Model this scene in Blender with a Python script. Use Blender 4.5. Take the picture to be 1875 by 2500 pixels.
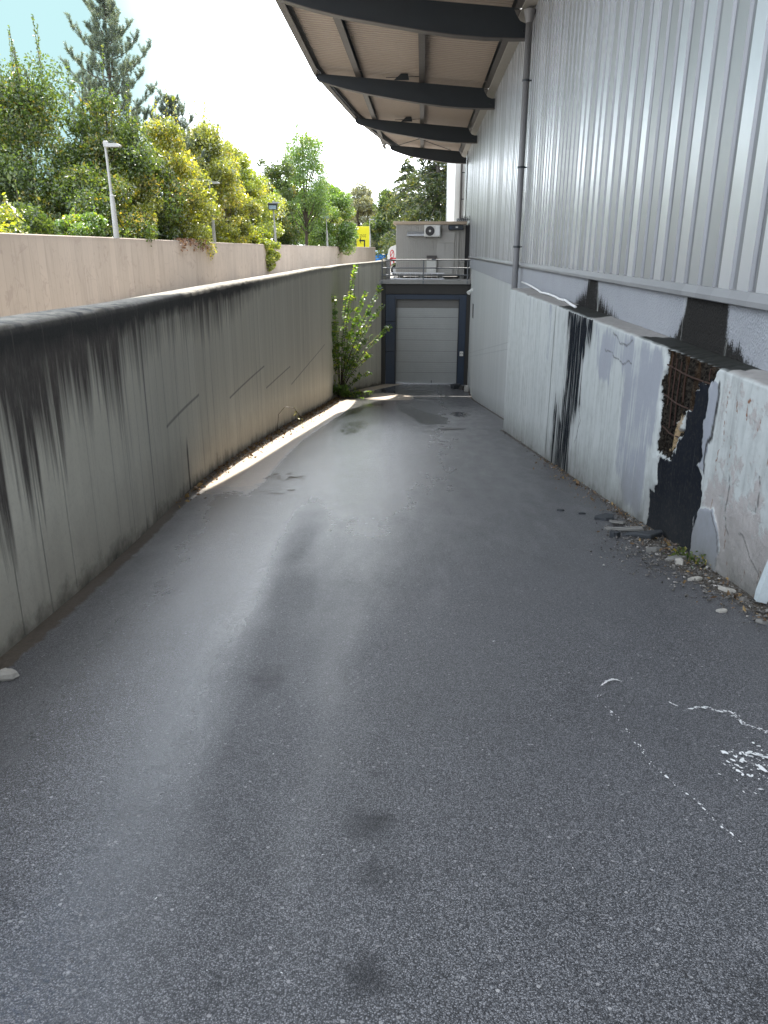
import bpy, math, random
import numpy as np
from mathutils import Vector, Matrix

# ---------------------------------------------------------------- scene, camera, light
C = bpy.context.scene
for o in list(bpy.data.objects):
    bpy.data.objects.remove(o)
COL = C.collection

# world frame: the camera's eye is the origin, +Y runs along the warehouse wall, z up
RX = ((0.998886, -0.018829, -0.043259), (0.047021, 0.322358, 0.945449), (0.003857, 0.946431, -0.322884))
cam_d = bpy.data.cameras.new('camera')
cam = bpy.data.objects.new('camera', cam_d); COL.objects.link(cam)
cam.matrix_world = Matrix(((RX[0][0], RX[0][1], -RX[0][2], 0), (RX[1][0], RX[1][1], -RX[1][2], 0),
                           (RX[2][0], RX[2][1], -RX[2][2], 0), (0, 0, 0, 1)))
cam_d.sensor_fit = 'VERTICAL'; cam_d.sensor_height = 36.0; cam_d.lens = 36 * 1880 / 2500
cam_d.clip_start = 0.05; cam_d.clip_end = 3000
C.camera = cam

SUN_EL = math.radians(59); SUN_AZ = math.radians(11.3)       # azimuth left of +Y
world = bpy.data.worlds.new('World'); C.world = world; world.use_nodes = True
wt = world.node_tree; wt.nodes.clear()
w_out = wt.nodes.new('ShaderNodeOutputWorld'); w_bg = wt.nodes.new('ShaderNodeBackground')
w_sky = wt.nodes.new('ShaderNodeTexSky'); w_sky.sky_type = 'NISHITA'; w_sky.sun_disc = False
w_sky.sun_elevation = SUN_EL; w_sky.sun_rotation = -SUN_AZ
w_sky.air_density = 1.0; w_sky.dust_density = 0.5; w_sky.ozone_density = 1.5
w_bg.inputs['Strength'].default_value = 0.05
# broken white cloud, by view direction; cover out of frame added to lift the shade
w_co = wt.nodes.new('ShaderNodeTexCoord'); w_map = wt.nodes.new('ShaderNodeMapping')
w_map.inputs['Scale'].default_value = (1.6, 1.6, 4.2); w_map.inputs['Location'].default_value = (0.35, 0.1, 0.2)
w_n = wt.nodes.new('ShaderNodeTexNoise'); w_n.inputs['Scale'].default_value = 2.3
w_n.inputs['Detail'].default_value = 7; w_n.inputs['Roughness'].default_value = 0.55
w_r = wt.nodes.new('ShaderNodeValToRGB'); w_r.color_ramp.elements[0].position = 0.34; w_r.color_ramp.elements[1].position = 0.50
w_mix = wt.nodes.new('ShaderNodeMixRGB'); w_mix.inputs[2].default_value = (16.2, 17.6, 19.6, 1)
w_dot = wt.nodes.new('ShaderNodeVectorMath'); w_dot.operation = 'DOT_PRODUCT'; w_dot.inputs[1].default_value = Vector((-.06, 1.0, .20)).normalized()
w_gl = wt.nodes.new('ShaderNodeMapRange'); w_gl.interpolation_type = 'SMOOTHSTEP'
w_gl.inputs[1].default_value = .88; w_gl.inputs[2].default_value = .985
w_ns = wt.nodes.new('ShaderNodeMath'); w_ns.operation = 'MULTIPLY_ADD'; w_ns.inputs[1].default_value = .16; w_ns.inputs[2].default_value = -.08
w_ad = wt.nodes.new('ShaderNodeMath'); w_ad.operation = 'ADD'
w_m2 = wt.nodes.new('ShaderNodeMixRGB'); w_m2.inputs[2].default_value = (30, 32, 34.5, 1)
wt.links.new(w_co.outputs['Generated'], w_dot.inputs[0]); wt.links.new(w_n.outputs['Fac'], w_ns.inputs[0]); wt.links.new(w_dot.outputs['Value'], w_ad.inputs[0])
wt.links.new(w_ns.outputs[0], w_ad.inputs[1]); wt.links.new(w_ad.outputs[0], w_gl.inputs[0])
wt.links.new(w_co.outputs['Generated'], w_map.inputs['Vector']); wt.links.new(w_map.outputs[0], w_n.inputs['Vector'])
wt.links.new(w_n.outputs['Fac'], w_r.inputs[0]); w_hd = wt.nodes.new('ShaderNodeVectorMath'); w_hd.operation = 'DOT_PRODUCT'; w_hd.inputs[1].default_value = Vector((-.46, .80, .40)).normalized()
w_hr = wt.nodes.new('ShaderNodeMapRange'); w_hr.interpolation_type = 'SMOOTHSTEP'; w_hr.inputs[1].default_value = .90; w_hr.inputs[2].default_value = .975; w_hr.inputs[3].default_value = 1; w_hr.inputs[4].default_value = .0
w_hn = wt.nodes.new('ShaderNodeMath'); w_hn.operation = 'MULTIPLY_ADD'; w_hn.inputs[1].default_value = .07; 
w_hm = wt.nodes.new('ShaderNodeMath'); w_hm.operation = 'MULTIPLY'
wt.links.new(w_co.outputs['Generated'], w_hd.inputs[0]); wt.links.new(w_n.outputs['Fac'], w_hn.inputs[0]); wt.links.new(w_hd.outputs['Value'], w_hn.inputs[2]); w_hn.inputs[1].default_value = -.10
wt.links.new(w_hn.outputs[0], w_hr.inputs[0]); w_hr.inputs[1].default_value = .76; w_hr.inputs[2].default_value = .87
wt.links.new(w_r.outputs[0], w_hm.inputs[0]); wt.links.new(w_hr.outputs[0], w_hm.inputs[1]); wt.links.new(w_hm.outputs[0], w_mix.inputs[0])
wt.links.new(w_sky.outputs[0], w_mix.inputs[1]); wt.links.new(w_gl.outputs[0], w_m2.inputs[0]); wt.links.new(w_mix.outputs[0], w_m2.inputs[1]); 
def sky_patch(src, d, a, b, col, wob):
    dt = wt.nodes.new('ShaderNodeVectorMath'); dt.operation = 'DOT_PRODUCT'; dt.inputs[1].default_value = Vector(d).normalized()
    nz = wt.nodes.new('ShaderNodeTexNoise'); nz.inputs['Scale'].default_value = 14 if wob < .005 else 3; nz.inputs['Detail'].default_value = 5
    ad = wt.nodes.new('ShaderNodeMath'); ad.operation = 'MULTIPLY_ADD'; ad.inputs[1].default_value = wob
    mr = wt.nodes.new('ShaderNodeMapRange'); mr.interpolation_type = 'SMOOTHSTEP'; mr.inputs[1].default_value = a + wob / 2; mr.inputs[2].default_value = b + wob / 2
    mx = wt.nodes.new('ShaderNodeMixRGB'); mx.inputs[2].default_value = (*col, 1)
    wt.links.new(w_co.outputs['Generated'], dt.inputs[0]); wt.links.new(w_co.outputs['Generated'], nz.inputs['Vector']); wt.links.new(nz.outputs['Fac'], ad.inputs[0])
    wt.links.new(dt.outputs['Value'], ad.inputs[2]); wt.links.new(ad.outputs[0], mr.inputs[0]); wt.links.new(mr.outputs[0], mx.inputs[0]); wt.links.new(src, mx.inputs[1]); return mx.outputs[0]
w_sk = sky_patch(w_m2.outputs[0], (-.55, .81, .22), .915, .985, (2.75, 4.15, 4.3), .05)
wt.links.new(w_sk, w_bg.inputs[0]); wt.links.new(w_bg.outputs[0], w_out.inputs[0])

sun_d = bpy.data.lights.new('sun', 'SUN'); sun_d.energy = 2.6; sun_d.angle = math.radians(0.5); sun_d.color = (1.0, 0.94, 0.84)
sun = bpy.data.objects.new('sun', sun_d); COL.objects.link(sun)
SD = Vector((-math.sin(SUN_AZ) * math.cos(SUN_EL), math.cos(SUN_AZ) * math.cos(SUN_EL), math.sin(SUN_EL)))
sun.rotation_euler = SD.to_track_quat('Z', 'Y').to_euler(); sun.location = SD * 60

vs = C.view_settings
C.display_settings.display_device = 'sRGB'
vs.view_transform = 'Standard'; vs.look = 'None'; vs.gamma = 1.0; vs.use_curve_mapping = False
vs.exposure = 2.15
C.render.engine = 'CYCLES'
C.cycles.use_denoising = True
C.cycles.max_bounces = 8; C.cycles.transparent_max_bounces = 8
C.cycles.caustics_reflective = False; C.cycles.caustics_refractive = False

# ---------------------------------------------------------------- helpers: nodes
class N:
    def __init__(s, name):
        s.mat = bpy.data.materials.new(name); s.mat.use_nodes = True
        s.t = s.mat.node_tree; s.t.nodes.clear()
        s.out = s.t.nodes.new('ShaderNodeOutputMaterial')
    def put(s, sock, v):
        if isinstance(v, bpy.types.NodeSocket): s.t.links.new(v, sock)
        elif isinstance(v, (tuple, list)) and len(v) == 3 and sock.type == 'RGBA': sock.default_value = (*v, 1)
        else: sock.default_value = v
    def nd(s, typ, ins=None, **props):
        n = s.t.nodes.new('ShaderNode' + typ)
        for k, v in props.items(): setattr(n, k, v)
        for k, v in (ins or {}).items(): s.put(n.inputs[k], v)
        return n
    def m(s, op, a, b=0.0, c=0.0, clamp=False):
        n = s.nd('Math', {0: a, 1: b, 2: c}, operation=op); n.use_clamp = clamp; return n.outputs[0]
    def attr(s, name): return s.nd('Attribute', attribute_name=name).outputs['Fac']
    def pos(s): return s.nd('NewGeometry').outputs['Position']
    def vec(s, x, y, z): return s.nd('CombineXYZ', {0: x, 1: y, 2: z}).outputs[0]
    def sep(s, v): return s.nd('SeparateXYZ', {0: v}).outputs
    def scl(s, v, k): return s.nd('Mapping', {'Vector': v, 'Scale': k}).outputs[0]
    def noise(s, v, scale=5.0, detail=4.0, rough=0.55, col=False, dist=0.0):
        n = s.nd('TexNoise', {'Vector': v, 'Scale': scale, 'Detail': detail, 'Roughness': rough, 'Distortion': dist})
        return n.outputs['Color' if col else 'Fac']
    def vor(s, v, scale, feature='F1', out='Distance', rnd=1.0):
        return s.nd('TexVoronoi', {'Vector': v, 'Scale': scale, 'Randomness': rnd}, feature=feature).outputs[out]
    def white(s, v): return s.nd('TexWhiteNoise', {'W': v}, noise_dimensions='1D').outputs['Value']
    def rng(s, v, a, b, c=0.0, d=1.0): return s.nd('MapRange', {0: v, 1: a, 2: b, 3: c, 4: d}).outputs[0]
    def mix(s, f, a, b, blend='MIX'):
        n = s.nd('MixRGB', {0: f, 1: a, 2: b}, blend_type=blend); return n.outputs[0]
    def mul(s, a, b): return s.m('MULTIPLY', a, b)
    def ramp(s, v, stops):
        n = s.nd('ValToRGB', {0: v}); e = n.color_ramp.elements
        while len(e) < len(stops): e.new(0.5)
        for el, (p, c) in zip(e, stops): el.position = p; el.color = (*c, 1)
        return n.outputs[0]
    def bump(s, h, strength=0.3, dist=0.01, nrm=None):
        ins = {'Height': h, 'Strength': strength, 'Distance': dist}
        if nrm is not None: ins['Normal'] = nrm
        return s.nd('Bump', ins).outputs[0]
    def done(s, col, rough=0.7, nrm=None, metal=0.0, spec=0.5, **kw):
        b = s.nd('BsdfPrincipled', {'Base Color': col, 'Roughness': rough, 'Metallic': metal, 'Specular IOR Level': spec})
        if nrm is not None: s.put(b.inputs['Normal'], nrm)
        for k, v in kw.items(): s.put(b.inputs[k.replace('_', ' ')], v)
        s.t.links.new(b.outputs[0], s.out.inputs[0]); return s.mat

def simple(name, col, rough=0.6, metal=0.0, var=0.25, scale=6.0, bump=0.0, bscale=80.0, spec=0.5):
    n = N(name); p = n.pos()
    f = n.noise(p, scale, 5, 0.6); g = n.noise(p, scale * 7, 3, 0.6)
    k = n.m('MULTIPLY_ADD', n.m('ADD', n.mul(f, 0.65), n.mul(g, 0.35)), 2 * var, 1 - var)
    c = n.mix(1.0, col, n.nd('CombineColor', {0: k, 1: k, 2: k}).outputs[0], 'MULTIPLY')
    nr = n.bump(n.noise(p, bscale, 3, 0.6), bump, 0.004) if bump else None
    return n.done(c, n.m('MULTIPLY_ADD', f, 0.25, rough - 0.12), nr, metal, spec)

# ---------------------------------------------------------------- helpers: meshes
class MB:
    def __init__(s): s.v = []; s.f = []; s.m = []
    def add(s, vs_, fs, mi=0):
        o = len(s.v); s.v += [tuple(map(float, q)) for q in vs_]
        s.f += [tuple(i + o for i in f) for f in fs]; s.m += [mi] * len(fs)
    def box(s, x0, x1, y0, y1, z0, z1, mi=0, ch=0.0):
        if ch <= 0:
            vs_ = [(x, y, z) for z in (z0, z1) for y in (y0, y1) for x in (x0, x1)]
            s.add(vs_, [(0, 2, 3, 1), (4, 5, 7, 6), (0, 1, 5, 4), (2, 6, 7, 3), (0, 4, 6, 2), (1, 3, 7, 5)], mi); return
        P = [(x0 + ch, y0), (x1 - ch, y0), (x1, y0 + ch), (x1, y1 - ch), (x1 - ch, y1), (x0 + ch, y1), (x0, y1 - ch), (x0, y0 + ch)]
        cx, cy = (x0 + x1) / 2, (y0 + y1) / 2
        sx, sy = (x1 - x0 - 2 * ch) / (x1 - x0), (y1 - y0 - 2 * ch) / (y1 - y0)
        Q = [(cx + (x - cx) * sx, cy + (y - cy) * sy) for x, y in P]
        rings = [(Q, z0), (P, z0 + ch), (P, z1 - ch), (Q, z1)]
        vs_ = [(x, y, z) for r, z in rings for x, y in r]
        fs = [tuple(range(7, -1, -1)), tuple(range(24, 32))]
        for k in range(3):
            for i in range(8):
                j = (i + 1) % 8; fs.append((k * 8 + i, k * 8 + j, k * 8 + 8 + j, k * 8 + 8 + i))
        s.add(vs_, fs, mi)
    def tube(s, pts, r, n=8, mi=0, cap=True):
        pts = [Vector(p) for p in pts]; k = len(pts)
        rs = r if isinstance(r, (list, tuple)) else [r] * k
        vs_ = []; up = None
        for i, p in enumerate(pts):
            d = (pts[min(i + 1, k - 1)] - pts[max(i - 1, 0)]).normalized()
            if up is None:
                up = Vector((0, 0, 1)) if abs(d.z) < 0.9 else Vector((1, 0, 0))
            a = d.cross(up).normalized(); b = a.cross(d).normalized(); up = b
            for q in range(n):
                t = 2 * math.pi * q / n; vs_.append(p + (a * math.cos(t) + b * math.sin(t)) * rs[i])
        fs = [(i * n + q, i * n + (q + 1) % n, (i + 1) * n + (q + 1) % n, (i + 1) * n + q) for i in range(k - 1) for q in range(n)]
        if cap: fs += [tuple(range(n - 1, -1, -1)), tuple(range((k - 1) * n, k * n))]
        s.add(vs_, fs, mi)
    def prism(s, poly, axis, a, b, mi=0):
        """polygon in the plane across `axis`, extruded from a to b"""
        def P(u, v, w): return (w, u, v) if axis == 'x' else (u, w, v) if axis == 'y' else (u, v, w)
        n = len(poly); vs_ = [P(u, v, a) for u, v in poly] + [P(u, v, b) for u, v in poly]
        s.add(vs_, [tuple(range(n)), tuple(range(2 * n - 1, n - 1, -1))] + [(i, i + n, (i + 1) % n + n, (i + 1) % n) for i in range(n)], mi)
    def build(s, name, mats, parent=None, smooth=False):
        return mk(name, s.v, s.f, mats, parent, s.m, smooth)

def mk(name, v, f, mats, parent=None, mi=None, smooth=False, attrs=None, fix=True):
    me = bpy.data.meshes.new(name)
    me.from_pydata([tuple(q) for q in v] if not isinstance(v, np.ndarray) else v.tolist(), [], f if isinstance(f, list) else f.tolist())
    for m_ in (mats if isinstance(mats, (list, tuple)) else [mats]): me.materials.append(m_)
    if mi is not None and len(me.materials) > 1: me.polygons.foreach_set('material_index', np.array(mi, dtype=np.int32))
    if smooth is True: me.polygons.foreach_set('use_smooth', np.ones(len(me.polygons), dtype=bool))
    for k, a in (attrs or {}).items():
        me.attributes.new(k, 'FLOAT', 'POINT').data.foreach_set('value', np.asarray(a, dtype=np.float32))
    me.update()
    if fix and len(me.polygons) < 60000:
        import bmesh
        b = bmesh.new(); b.from_mesh(me); bmesh.ops.recalc_face_normals(b, faces=b.faces); b.to_mesh(me); b.free()
    o = bpy.data.objects.new(name, me); COL.objects.link(o)
    if parent is not None:
        o.parent = parent
        r = parent
        while r.parent is not None: r = r.parent
        if parent is r and r.type == 'EMPTY': o.matrix_parent_inverse = Matrix.LocRotScale(r.location, r.rotation_euler, None).inverted()
    return o

def tag(o, label, cat, group=None):
    o['label'] = label; o['category'] = cat
    if group: o['group'] = group
    return o
def thing(name, label, cat, loc, group=None):
    o = bpy.data.objects.new(name, None); o.empty_display_size = 0.2; COL.objects.link(o); o.location = loc
    return tag(o, label, cat, group)
def struct(o): o['kind'] = 'structure'; return o
def stuff(o): o['kind'] = 'stuff'; return o
def dup(root, loc, label=None):
    r = root.copy(); COL.objects.link(r); r.location = loc
    if label: r['label'] = label
    for ch in list(root.children):
        c = ch.copy(); COL.objects.link(c); c.parent = r; c.matrix_parent_inverse = ch.matrix_parent_inverse.copy()
        for g in ch.children:
            e = g.copy(); COL.objects.link(e); e.parent = c; e.matrix_parent_inverse = g.matrix_parent_inverse.copy()
    return r

def vnoise(x, y, seed=0):
    """smooth 2-D value noise, 0..1"""
    r = np.random.default_rng(seed); T = r.random((128, 128))
    x = np.asarray(x, float); y = np.asarray(y, float)
    xi = np.floor(x).astype(int); yi = np.floor(y).astype(int); fx = x - xi; fy = y - yi
    fx = fx * fx * (3 - 2 * fx); fy = fy * fy * (3 - 2 * fy)
    g = lambda a, b: T[a % 128, b % 128]
    return (g(xi, yi) * (1 - fx) + g(xi + 1, yi) * fx) * (1 - fy) + (g(xi, yi + 1) * (1 - fx) + g(xi + 1, yi + 1) * fx) * fy
def fbm(x, y, seed=0, oct=4):
    t = 0; a = 0.5; k = 1.0
    for i in range(oct): t = t + a * vnoise(np.asarray(x) * k + 17 * i, np.asarray(y) * k + 31 * i, seed + i); a *= 0.5; k *= 2.03
    return t / 0.94
def sdist(px, py, poly, closed=True):
    """distance to polygon outline, negative inside (closed) or plain distance to the polyline"""
    px = np.asarray(px, float); py = np.asarray(py, float)
    d = np.full(px.shape, 1e9); ins = np.zeros(px.shape, bool); n = len(poly)
    for i in range(n if closed else n - 1):
        (ax, ay), (bx, by) = poly[i], poly[(i + 1) % n]
        ex, ey = bx - ax, by - ay; L = ex * ex + ey * ey + 1e-12
        t = np.clip(((px - ax) * ex + (py - ay) * ey) / L, 0, 1)
        d = np.minimum(d, np.hypot(px - ax - t * ex, py - ay - t * ey))
        if closed:
            c = ((ay > py) != (by > py)) & (px < (bx - ax) * (py - ay) / (by - ay + 1e-15) + ax); ins ^= c
    return np.where(ins, -d, d) if closed else d
def smooth01(v, a, b):
    t = np.clip((v - a) / (b - a), 0, 1); return t * t * (3 - 2 * t)
def interp(x, xs, ys):
    """smooth (monotone cubic) interpolation"""
    x = np.asarray(x, float); xs = np.asarray(xs, float); ys = np.asarray(ys, float)
    m = np.gradient(ys, xs); i = np.clip(np.searchsorted(xs, x) - 1, 0, len(xs) - 2)
    h = xs[i + 1] - xs[i]; t = np.clip((x - xs[i]) / h, 0, 1)
    return ((2 * t**3 - 3 * t**2 + 1) * ys[i] + (t**3 - 2 * t**2 + t) * h * m[i] + (-2 * t**3 + 3 * t**2) * ys[i + 1] + (t**3 - t**2) * h * m[i + 1])

# ---------------------------------------------------------------- the lie of the land
G0 = -1.55                                             # level ground; eye height is about 1.6 m
def ramp_z(Y):
    Y = np.asarray(Y, float)
    z = -1.6 - 0.1425 * Y
    u = np.clip(Y - 37.0, 0, 4.0)
    zf = -1.6 - 0.1425 * 37 - (0.1425 * u - 0.1425 * u * u / 8)
    return np.minimum(np.where(Y > 37, zf, z), G0)
WY = [-8, -2, 3.6, 5.8, 9.5, 13.2, 20, 26, 32, 36, 38.5, 40, 41.5, 42.6, 43.6]
WX = [-1.75, -1.9, -2.26, -2.47, -2.94, -3.23, -3.56, -3.76, -3.96, -4.14, -4.18, -4.0, -3.4, -2.6, -1.95]
def wall_x(Y): return interp(Y, WY, WX)
TY = [-8, 4, 5.3, 7.6, 13.3, 20.7, 32, 38.5, 41.3, 43.6]
TZ = [-.40, -.41, -.435, -.495, -.57, -.63, -.69, -.77, -.71, -.58]
def top_z(Y): return interp(Y, TY, TZ)
def ledge_x(Y): return 2.47 - 0.0163 * np.asarray(Y, float)
BX = 2.64                                              # warehouse wall plane
DY = 43.2                                              # dock front

# ---------------------------------------------------------------- materials
def m_asphalt():
    n = N('wet_asphalt'); p = n.pos()
    warp = n.nd('VectorMath', {0: p, 1: n.scl(n.noise(p, 60, 2, 0.5, col=True), (.006, .006, .006))}, operation='ADD').outputs[0]
    cell = n.sep(n.vor(warp, 215, out='Color')); dist = n.vor(warp, 215)
    cell2 = n.sep(n.vor(warp, 52, out='Color')); d2 = n.vor(warp, 52)
    st = n.ramp(cell[0], [(0.0, (.045, .046, .048)), (0.4, (.096, .097, .098)), (0.75, (.152, .152, .152)), (0.97, (.215, .212, .21))])
    edge = n.rng(dist, 0.25, 0.62, 1.0, 0.28)
    base = n.mix(1.0, st, n.nd('CombineColor', {0: edge, 1: edge, 2: edge}).outputs[0], 'MULTIPLY')
    big = n.mul(n.rng(cell2[1], 0.93, 0.96), n.rng(d2, 0.26, 0.34, 1.0, 0.0))
    base = n.mix(big, base, n.mix(cell2[2], (.13, .126, .12), (.22, .215, .205)))
    macro = n.noise(p, 0.55, 5, 0.6); mid = n.noise(p, 3.2, 6, 0.68)
    k = n.m('MULTIPLY_ADD', n.m('ADD', n.mul(macro, .6), n.mul(mid, .4)), 1.3, 0.75)
    base = n.mix(1.0, base, n.nd('CombineColor', {0: k, 1: k, 2: n.mul(k, 1.04)}).outputs[0], 'MULTIPLY')
    ck = n.rng(n.vor(n.nd('VectorMath', {0: p, 1: n.scl(n.noise(p, 1.6, 5, .65, col=True), (1.1, 1.1, 1.1))}, operation='ADD').outputs[0], .42, 'DISTANCE_TO_EDGE'), .0, .006, 1.0, 0.0)
    base = n.mix(n.mul(n.mul(ck, n.rng(n.noise(p, .8, 3, .5), .48, .62)), .6), base, (.014, .014, .014))
    spot = n.attr('oil'); spot = n.rng(n.m('ADD', spot, n.mul(n.m('SUBTRACT', n.noise(p, 11, 7, .72), .5), 1.5)), 0.3, 0.85)
    base = n.mix(n.mul(spot, .75), base, (.011, .011, .013))
    soil = n.attr('soil'); soil = n.rng(n.m('ADD', soil, n.mul(n.m('SUBTRACT', n.noise(p, 7, 6, .7), .5), 1.0)), 0.4, 0.62)
    scol = n.mix(n.noise(p, 35, 5, .7), (.022, .018, .013), (.13, .105, .08))
    base = n.mix(soil, base, scol)
    pale = n.attr('sunlit_gutter'); pale = n.rng(n.m('ADD', pale, n.mul(n.m('SUBTRACT', n.noise(p, 5, 6, .7), .5), .9)), 0.35, 0.7)
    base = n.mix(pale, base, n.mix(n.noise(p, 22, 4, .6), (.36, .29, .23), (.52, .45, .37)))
    wet = n.attr('wet'); wet = n.rng(n.m('ADD', wet, n.mul(n.m('SUBTRACT', n.noise(n.scl(p, (2.2, .5, 1)), 2.2, 5, .55), .5), .7)), 0.2, 0.9)
    pud = n.attr('pud'); pud = n.rng(n.m('ADD', pud, n.mul(n.m('SUBTRACT', n.noise(n.scl(p, (2.2, 1.1, 1)), 3.6, 9, .72), .5), 2.6)), 0.46, 0.72)
    base = n.mix(n.mul(pud, .45), base, (.02, .018, .014))
    r = n.m('MULTIPLY_ADD', mid, .14, .40)
    r = n.m('SUBTRACT', r, n.mul(wet, .27)); r = n.m('ADD', r, n.mul(n.m('MAXIMUM', soil, pale), .35)); r = n.mul(r, n.m('MULTIPLY_ADD', pud, -.6, 1.0))
    h = n.m('ADD', n.mul(n.rng(dist, 0.1, 0.65, 1.0, 0.0), n.m('MULTIPLY_ADD', cell[1], .7, .4)), n.mul(n.noise(p, 26, 3, .6), .5))
    st_ = n.m('MULTIPLY_ADD', n.m('MAXIMUM', pud, n.mul(wet, .3)), -.30, .32)
    return n.done(base, r, n.bump(h, st_, 0.005), 0, n.m('MULTIPLY_ADD', wet, .55, .42))

def boards(n, s, width, jit=0.0):
    """board marks along s: (per-board tone, joint line mask)"""
    q = n.m('DIVIDE', s, width); fl = n.m('FLOOR', q); fr = n.m('FRACT', q)
    j = n.m('MINIMUM', fr, n.m('SUBTRACT', 1.0, fr))
    return n.white(fl), n.rng(j, 0.0, 0.035, 1.0, 0.0)

def m_curved_wall():
    n = N('weathered_board_marked_concrete'); p = n.pos()
    s = n.attr('s'); h = n.attr('h'); hb = n.attr('hb'); L = n.attr('run'); jl = n.rng(n.m('ABSOLUTE', n.attr('joint')), .008, .026, 1.0, 0.0)
    tone, line = boards(n, n.m('ADD', s, n.mul(n.noise(n.vec(n.mul(s, .9), 0.0, 4.0), 1, 2, .5), 1.1)), 0.5); tone2, line2 = boards(n, n.m('ADD', s, .17), 0.125)
    S = lambda a, b, c=0.0: n.vec(n.mul(s, a), n.mul(h, b), c)
    big = n.noise(S(.6, .5), 1, 5, .6); fine = n.noise(p, 30, 5, .65)
    base = n.mix(n.m('MULTIPLY_ADD', tone, .5, n.mul(big, .5)), (.625, .60, .50), (.74, .715, .61))
    base = n.mix(n.mul(n.m('SUBTRACT', tone2, .3, clamp=True), .2), base, (.42, .40, .34))
    base = n.mix(n.mul(n.rng(fine, .5, .75), .22), base, (.36, .345, .30))
    # thin run marks everywhere, thick black algae from the top
    st1 = n.noise(S(9, .35, 3), 1, 4, .6); st2 = n.noise(S(22, .6, 7), 1, 3, .6); st3 = n.noise(S(2.2, .22, 11), 1, 4, .6)
    thin = n.mul(n.rng(n.m('ADD', n.mul(st1, .6), n.mul(st2, .4)), .52, .68), n.rng(st3, .35, .6))
    base = n.mix(n.mul(thin, .42), base, (.15, .142, .13))
    reach = n.mul(L, n.m('ADD', n.mul(n.rng(st3, .3, .7), .9), n.m('ADD', n.mul(n.rng(st1, .3, .75), .75), n.mul(n.rng(st2, .3, .7), .25))))
    algae = n.rng(n.m('SUBTRACT', reach, h), -.10, .42)
    acol = n.mix(n.noise(S(4, 1.2, 5), 1, 5, .7), (.014, .014, .015), (.085, .066, .06))
    acol = n.mix(n.rng(n.noise(S(30, 6, 2), 1, 5, .75), .48, .72), acol, (.15, .138, .125))
    base = n.mix(n.mul(algae, .93), base, acol)
    crown = n.rng(n.m('ADD', h, n.mul(n.m('SUBTRACT', n.noise(S(3, 3), 1, 4, .6), .5), .25)), .12, .24, 1.0, 0.0)
    base = n.mix(n.mul(crown, n.m('MULTIPLY_ADD', n.rng(L, .05, .4), .75, .2)), base, n.mix(fine, (.013, .014, .014), (.05, .05, .048)))
    # foot of the wall: splash and moss
    ft = n.m('ADD', hb, n.mul(n.m('SUBTRACT', n.noise(S(2.2, 2.2, 2), 1, 6, .7), .5), .7))
    base = n.mix(n.mul(n.rng(ft, .05, .75, 1.0, 0.0), .45), base, (.17, .135, .105))
    base = n.mix(n.mul(n.rng(ft, -.1, .16, 1.0, 0.0), .9), base, n.mix(fine, (.012, .013, .011), (.045, .045, .03)))
    base = n.mix(n.mul(line, n.rng(st3, .3, .6, .06, .6)), base, (.12, .115, .10))
    base = n.mix(n.mul(jl, .6), base, (.10, .098, .092))
    base = n.mix(n.attr('crack'), base, (.008, .008, .008))
    topf = n.attr('cap')
    capc = n.mix(n.noise(p, 14, 8, .8), (.14, .13, .11), (.54, .50, .42))
    capc = n.mix(n.mul(n.rng(n.noise(p, 6, 7, .75), .42, .62), n.rng(L, .2, .6)), capc, n.mix(fine, (.03, .03, .03), (.20, .20, .19)))
    base = n.mix(topf, base, capc)
    ht = n.m('SUBTRACT', n.m('ADD', n.mul(tone, .35), n.mul(fine, .5)), n.m('ADD', n.mul(line, 1.2), n.mul(jl, .6)))
    ht = n.m('ADD', ht, n.mul(n.m('MAXIMUM', crown, algae), n.mul(n.noise(p, 38, 6, .75), 2.0)))
    return n.done(base, n.m('MULTIPLY_ADD', fine, .2, .72), n.bump(ht, .6, .009), 0, .35)

def m_outer_wall():
    n = N('pink_beige_concrete'); p = n.pos(); s = n.attr('s'); h = n.attr('h')
    tone, line = boards(n, s, .55); S = lambda a, b, c=0.0: n.vec(n.mul(s, a), n.mul(h, b), c)
    st = n.noise(S(5, .5), 1, 5, .65); big = n.noise(S(.8, 1.1, 4), 1, 6, .65)
    base = n.mix(n.m('MULTIPLY_ADD', tone, .4, n.mul(big, .6)), (.40, .335, .28), (.54, .46, .39))
    base = n.mix(n.mul(n.rng(st, .52, .72), .5), base, (.30, .25, .215))
    base = n.mix(n.mul(n.rng(n.noise(S(1.3, 2, 9), 1, 7, .75, dist=1.2), .55, .62), .5), base, (.34, .275, .235))
    base = n.mix(n.mul(line, .45), base, (.25, .21, .18))
    base = n.mix(n.mul(n.rng(n.m('ADD', h, n.mul(st, .25)), .12, .3, 1.0, 0.0), .35), base, (.27, .225, .195))
    return n.done(base, .85, n.bump(n.m('SUBTRACT', n.noise(p, 25, 5, .65), n.mul(line, .8)), .35, .008), 0, .3)

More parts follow.
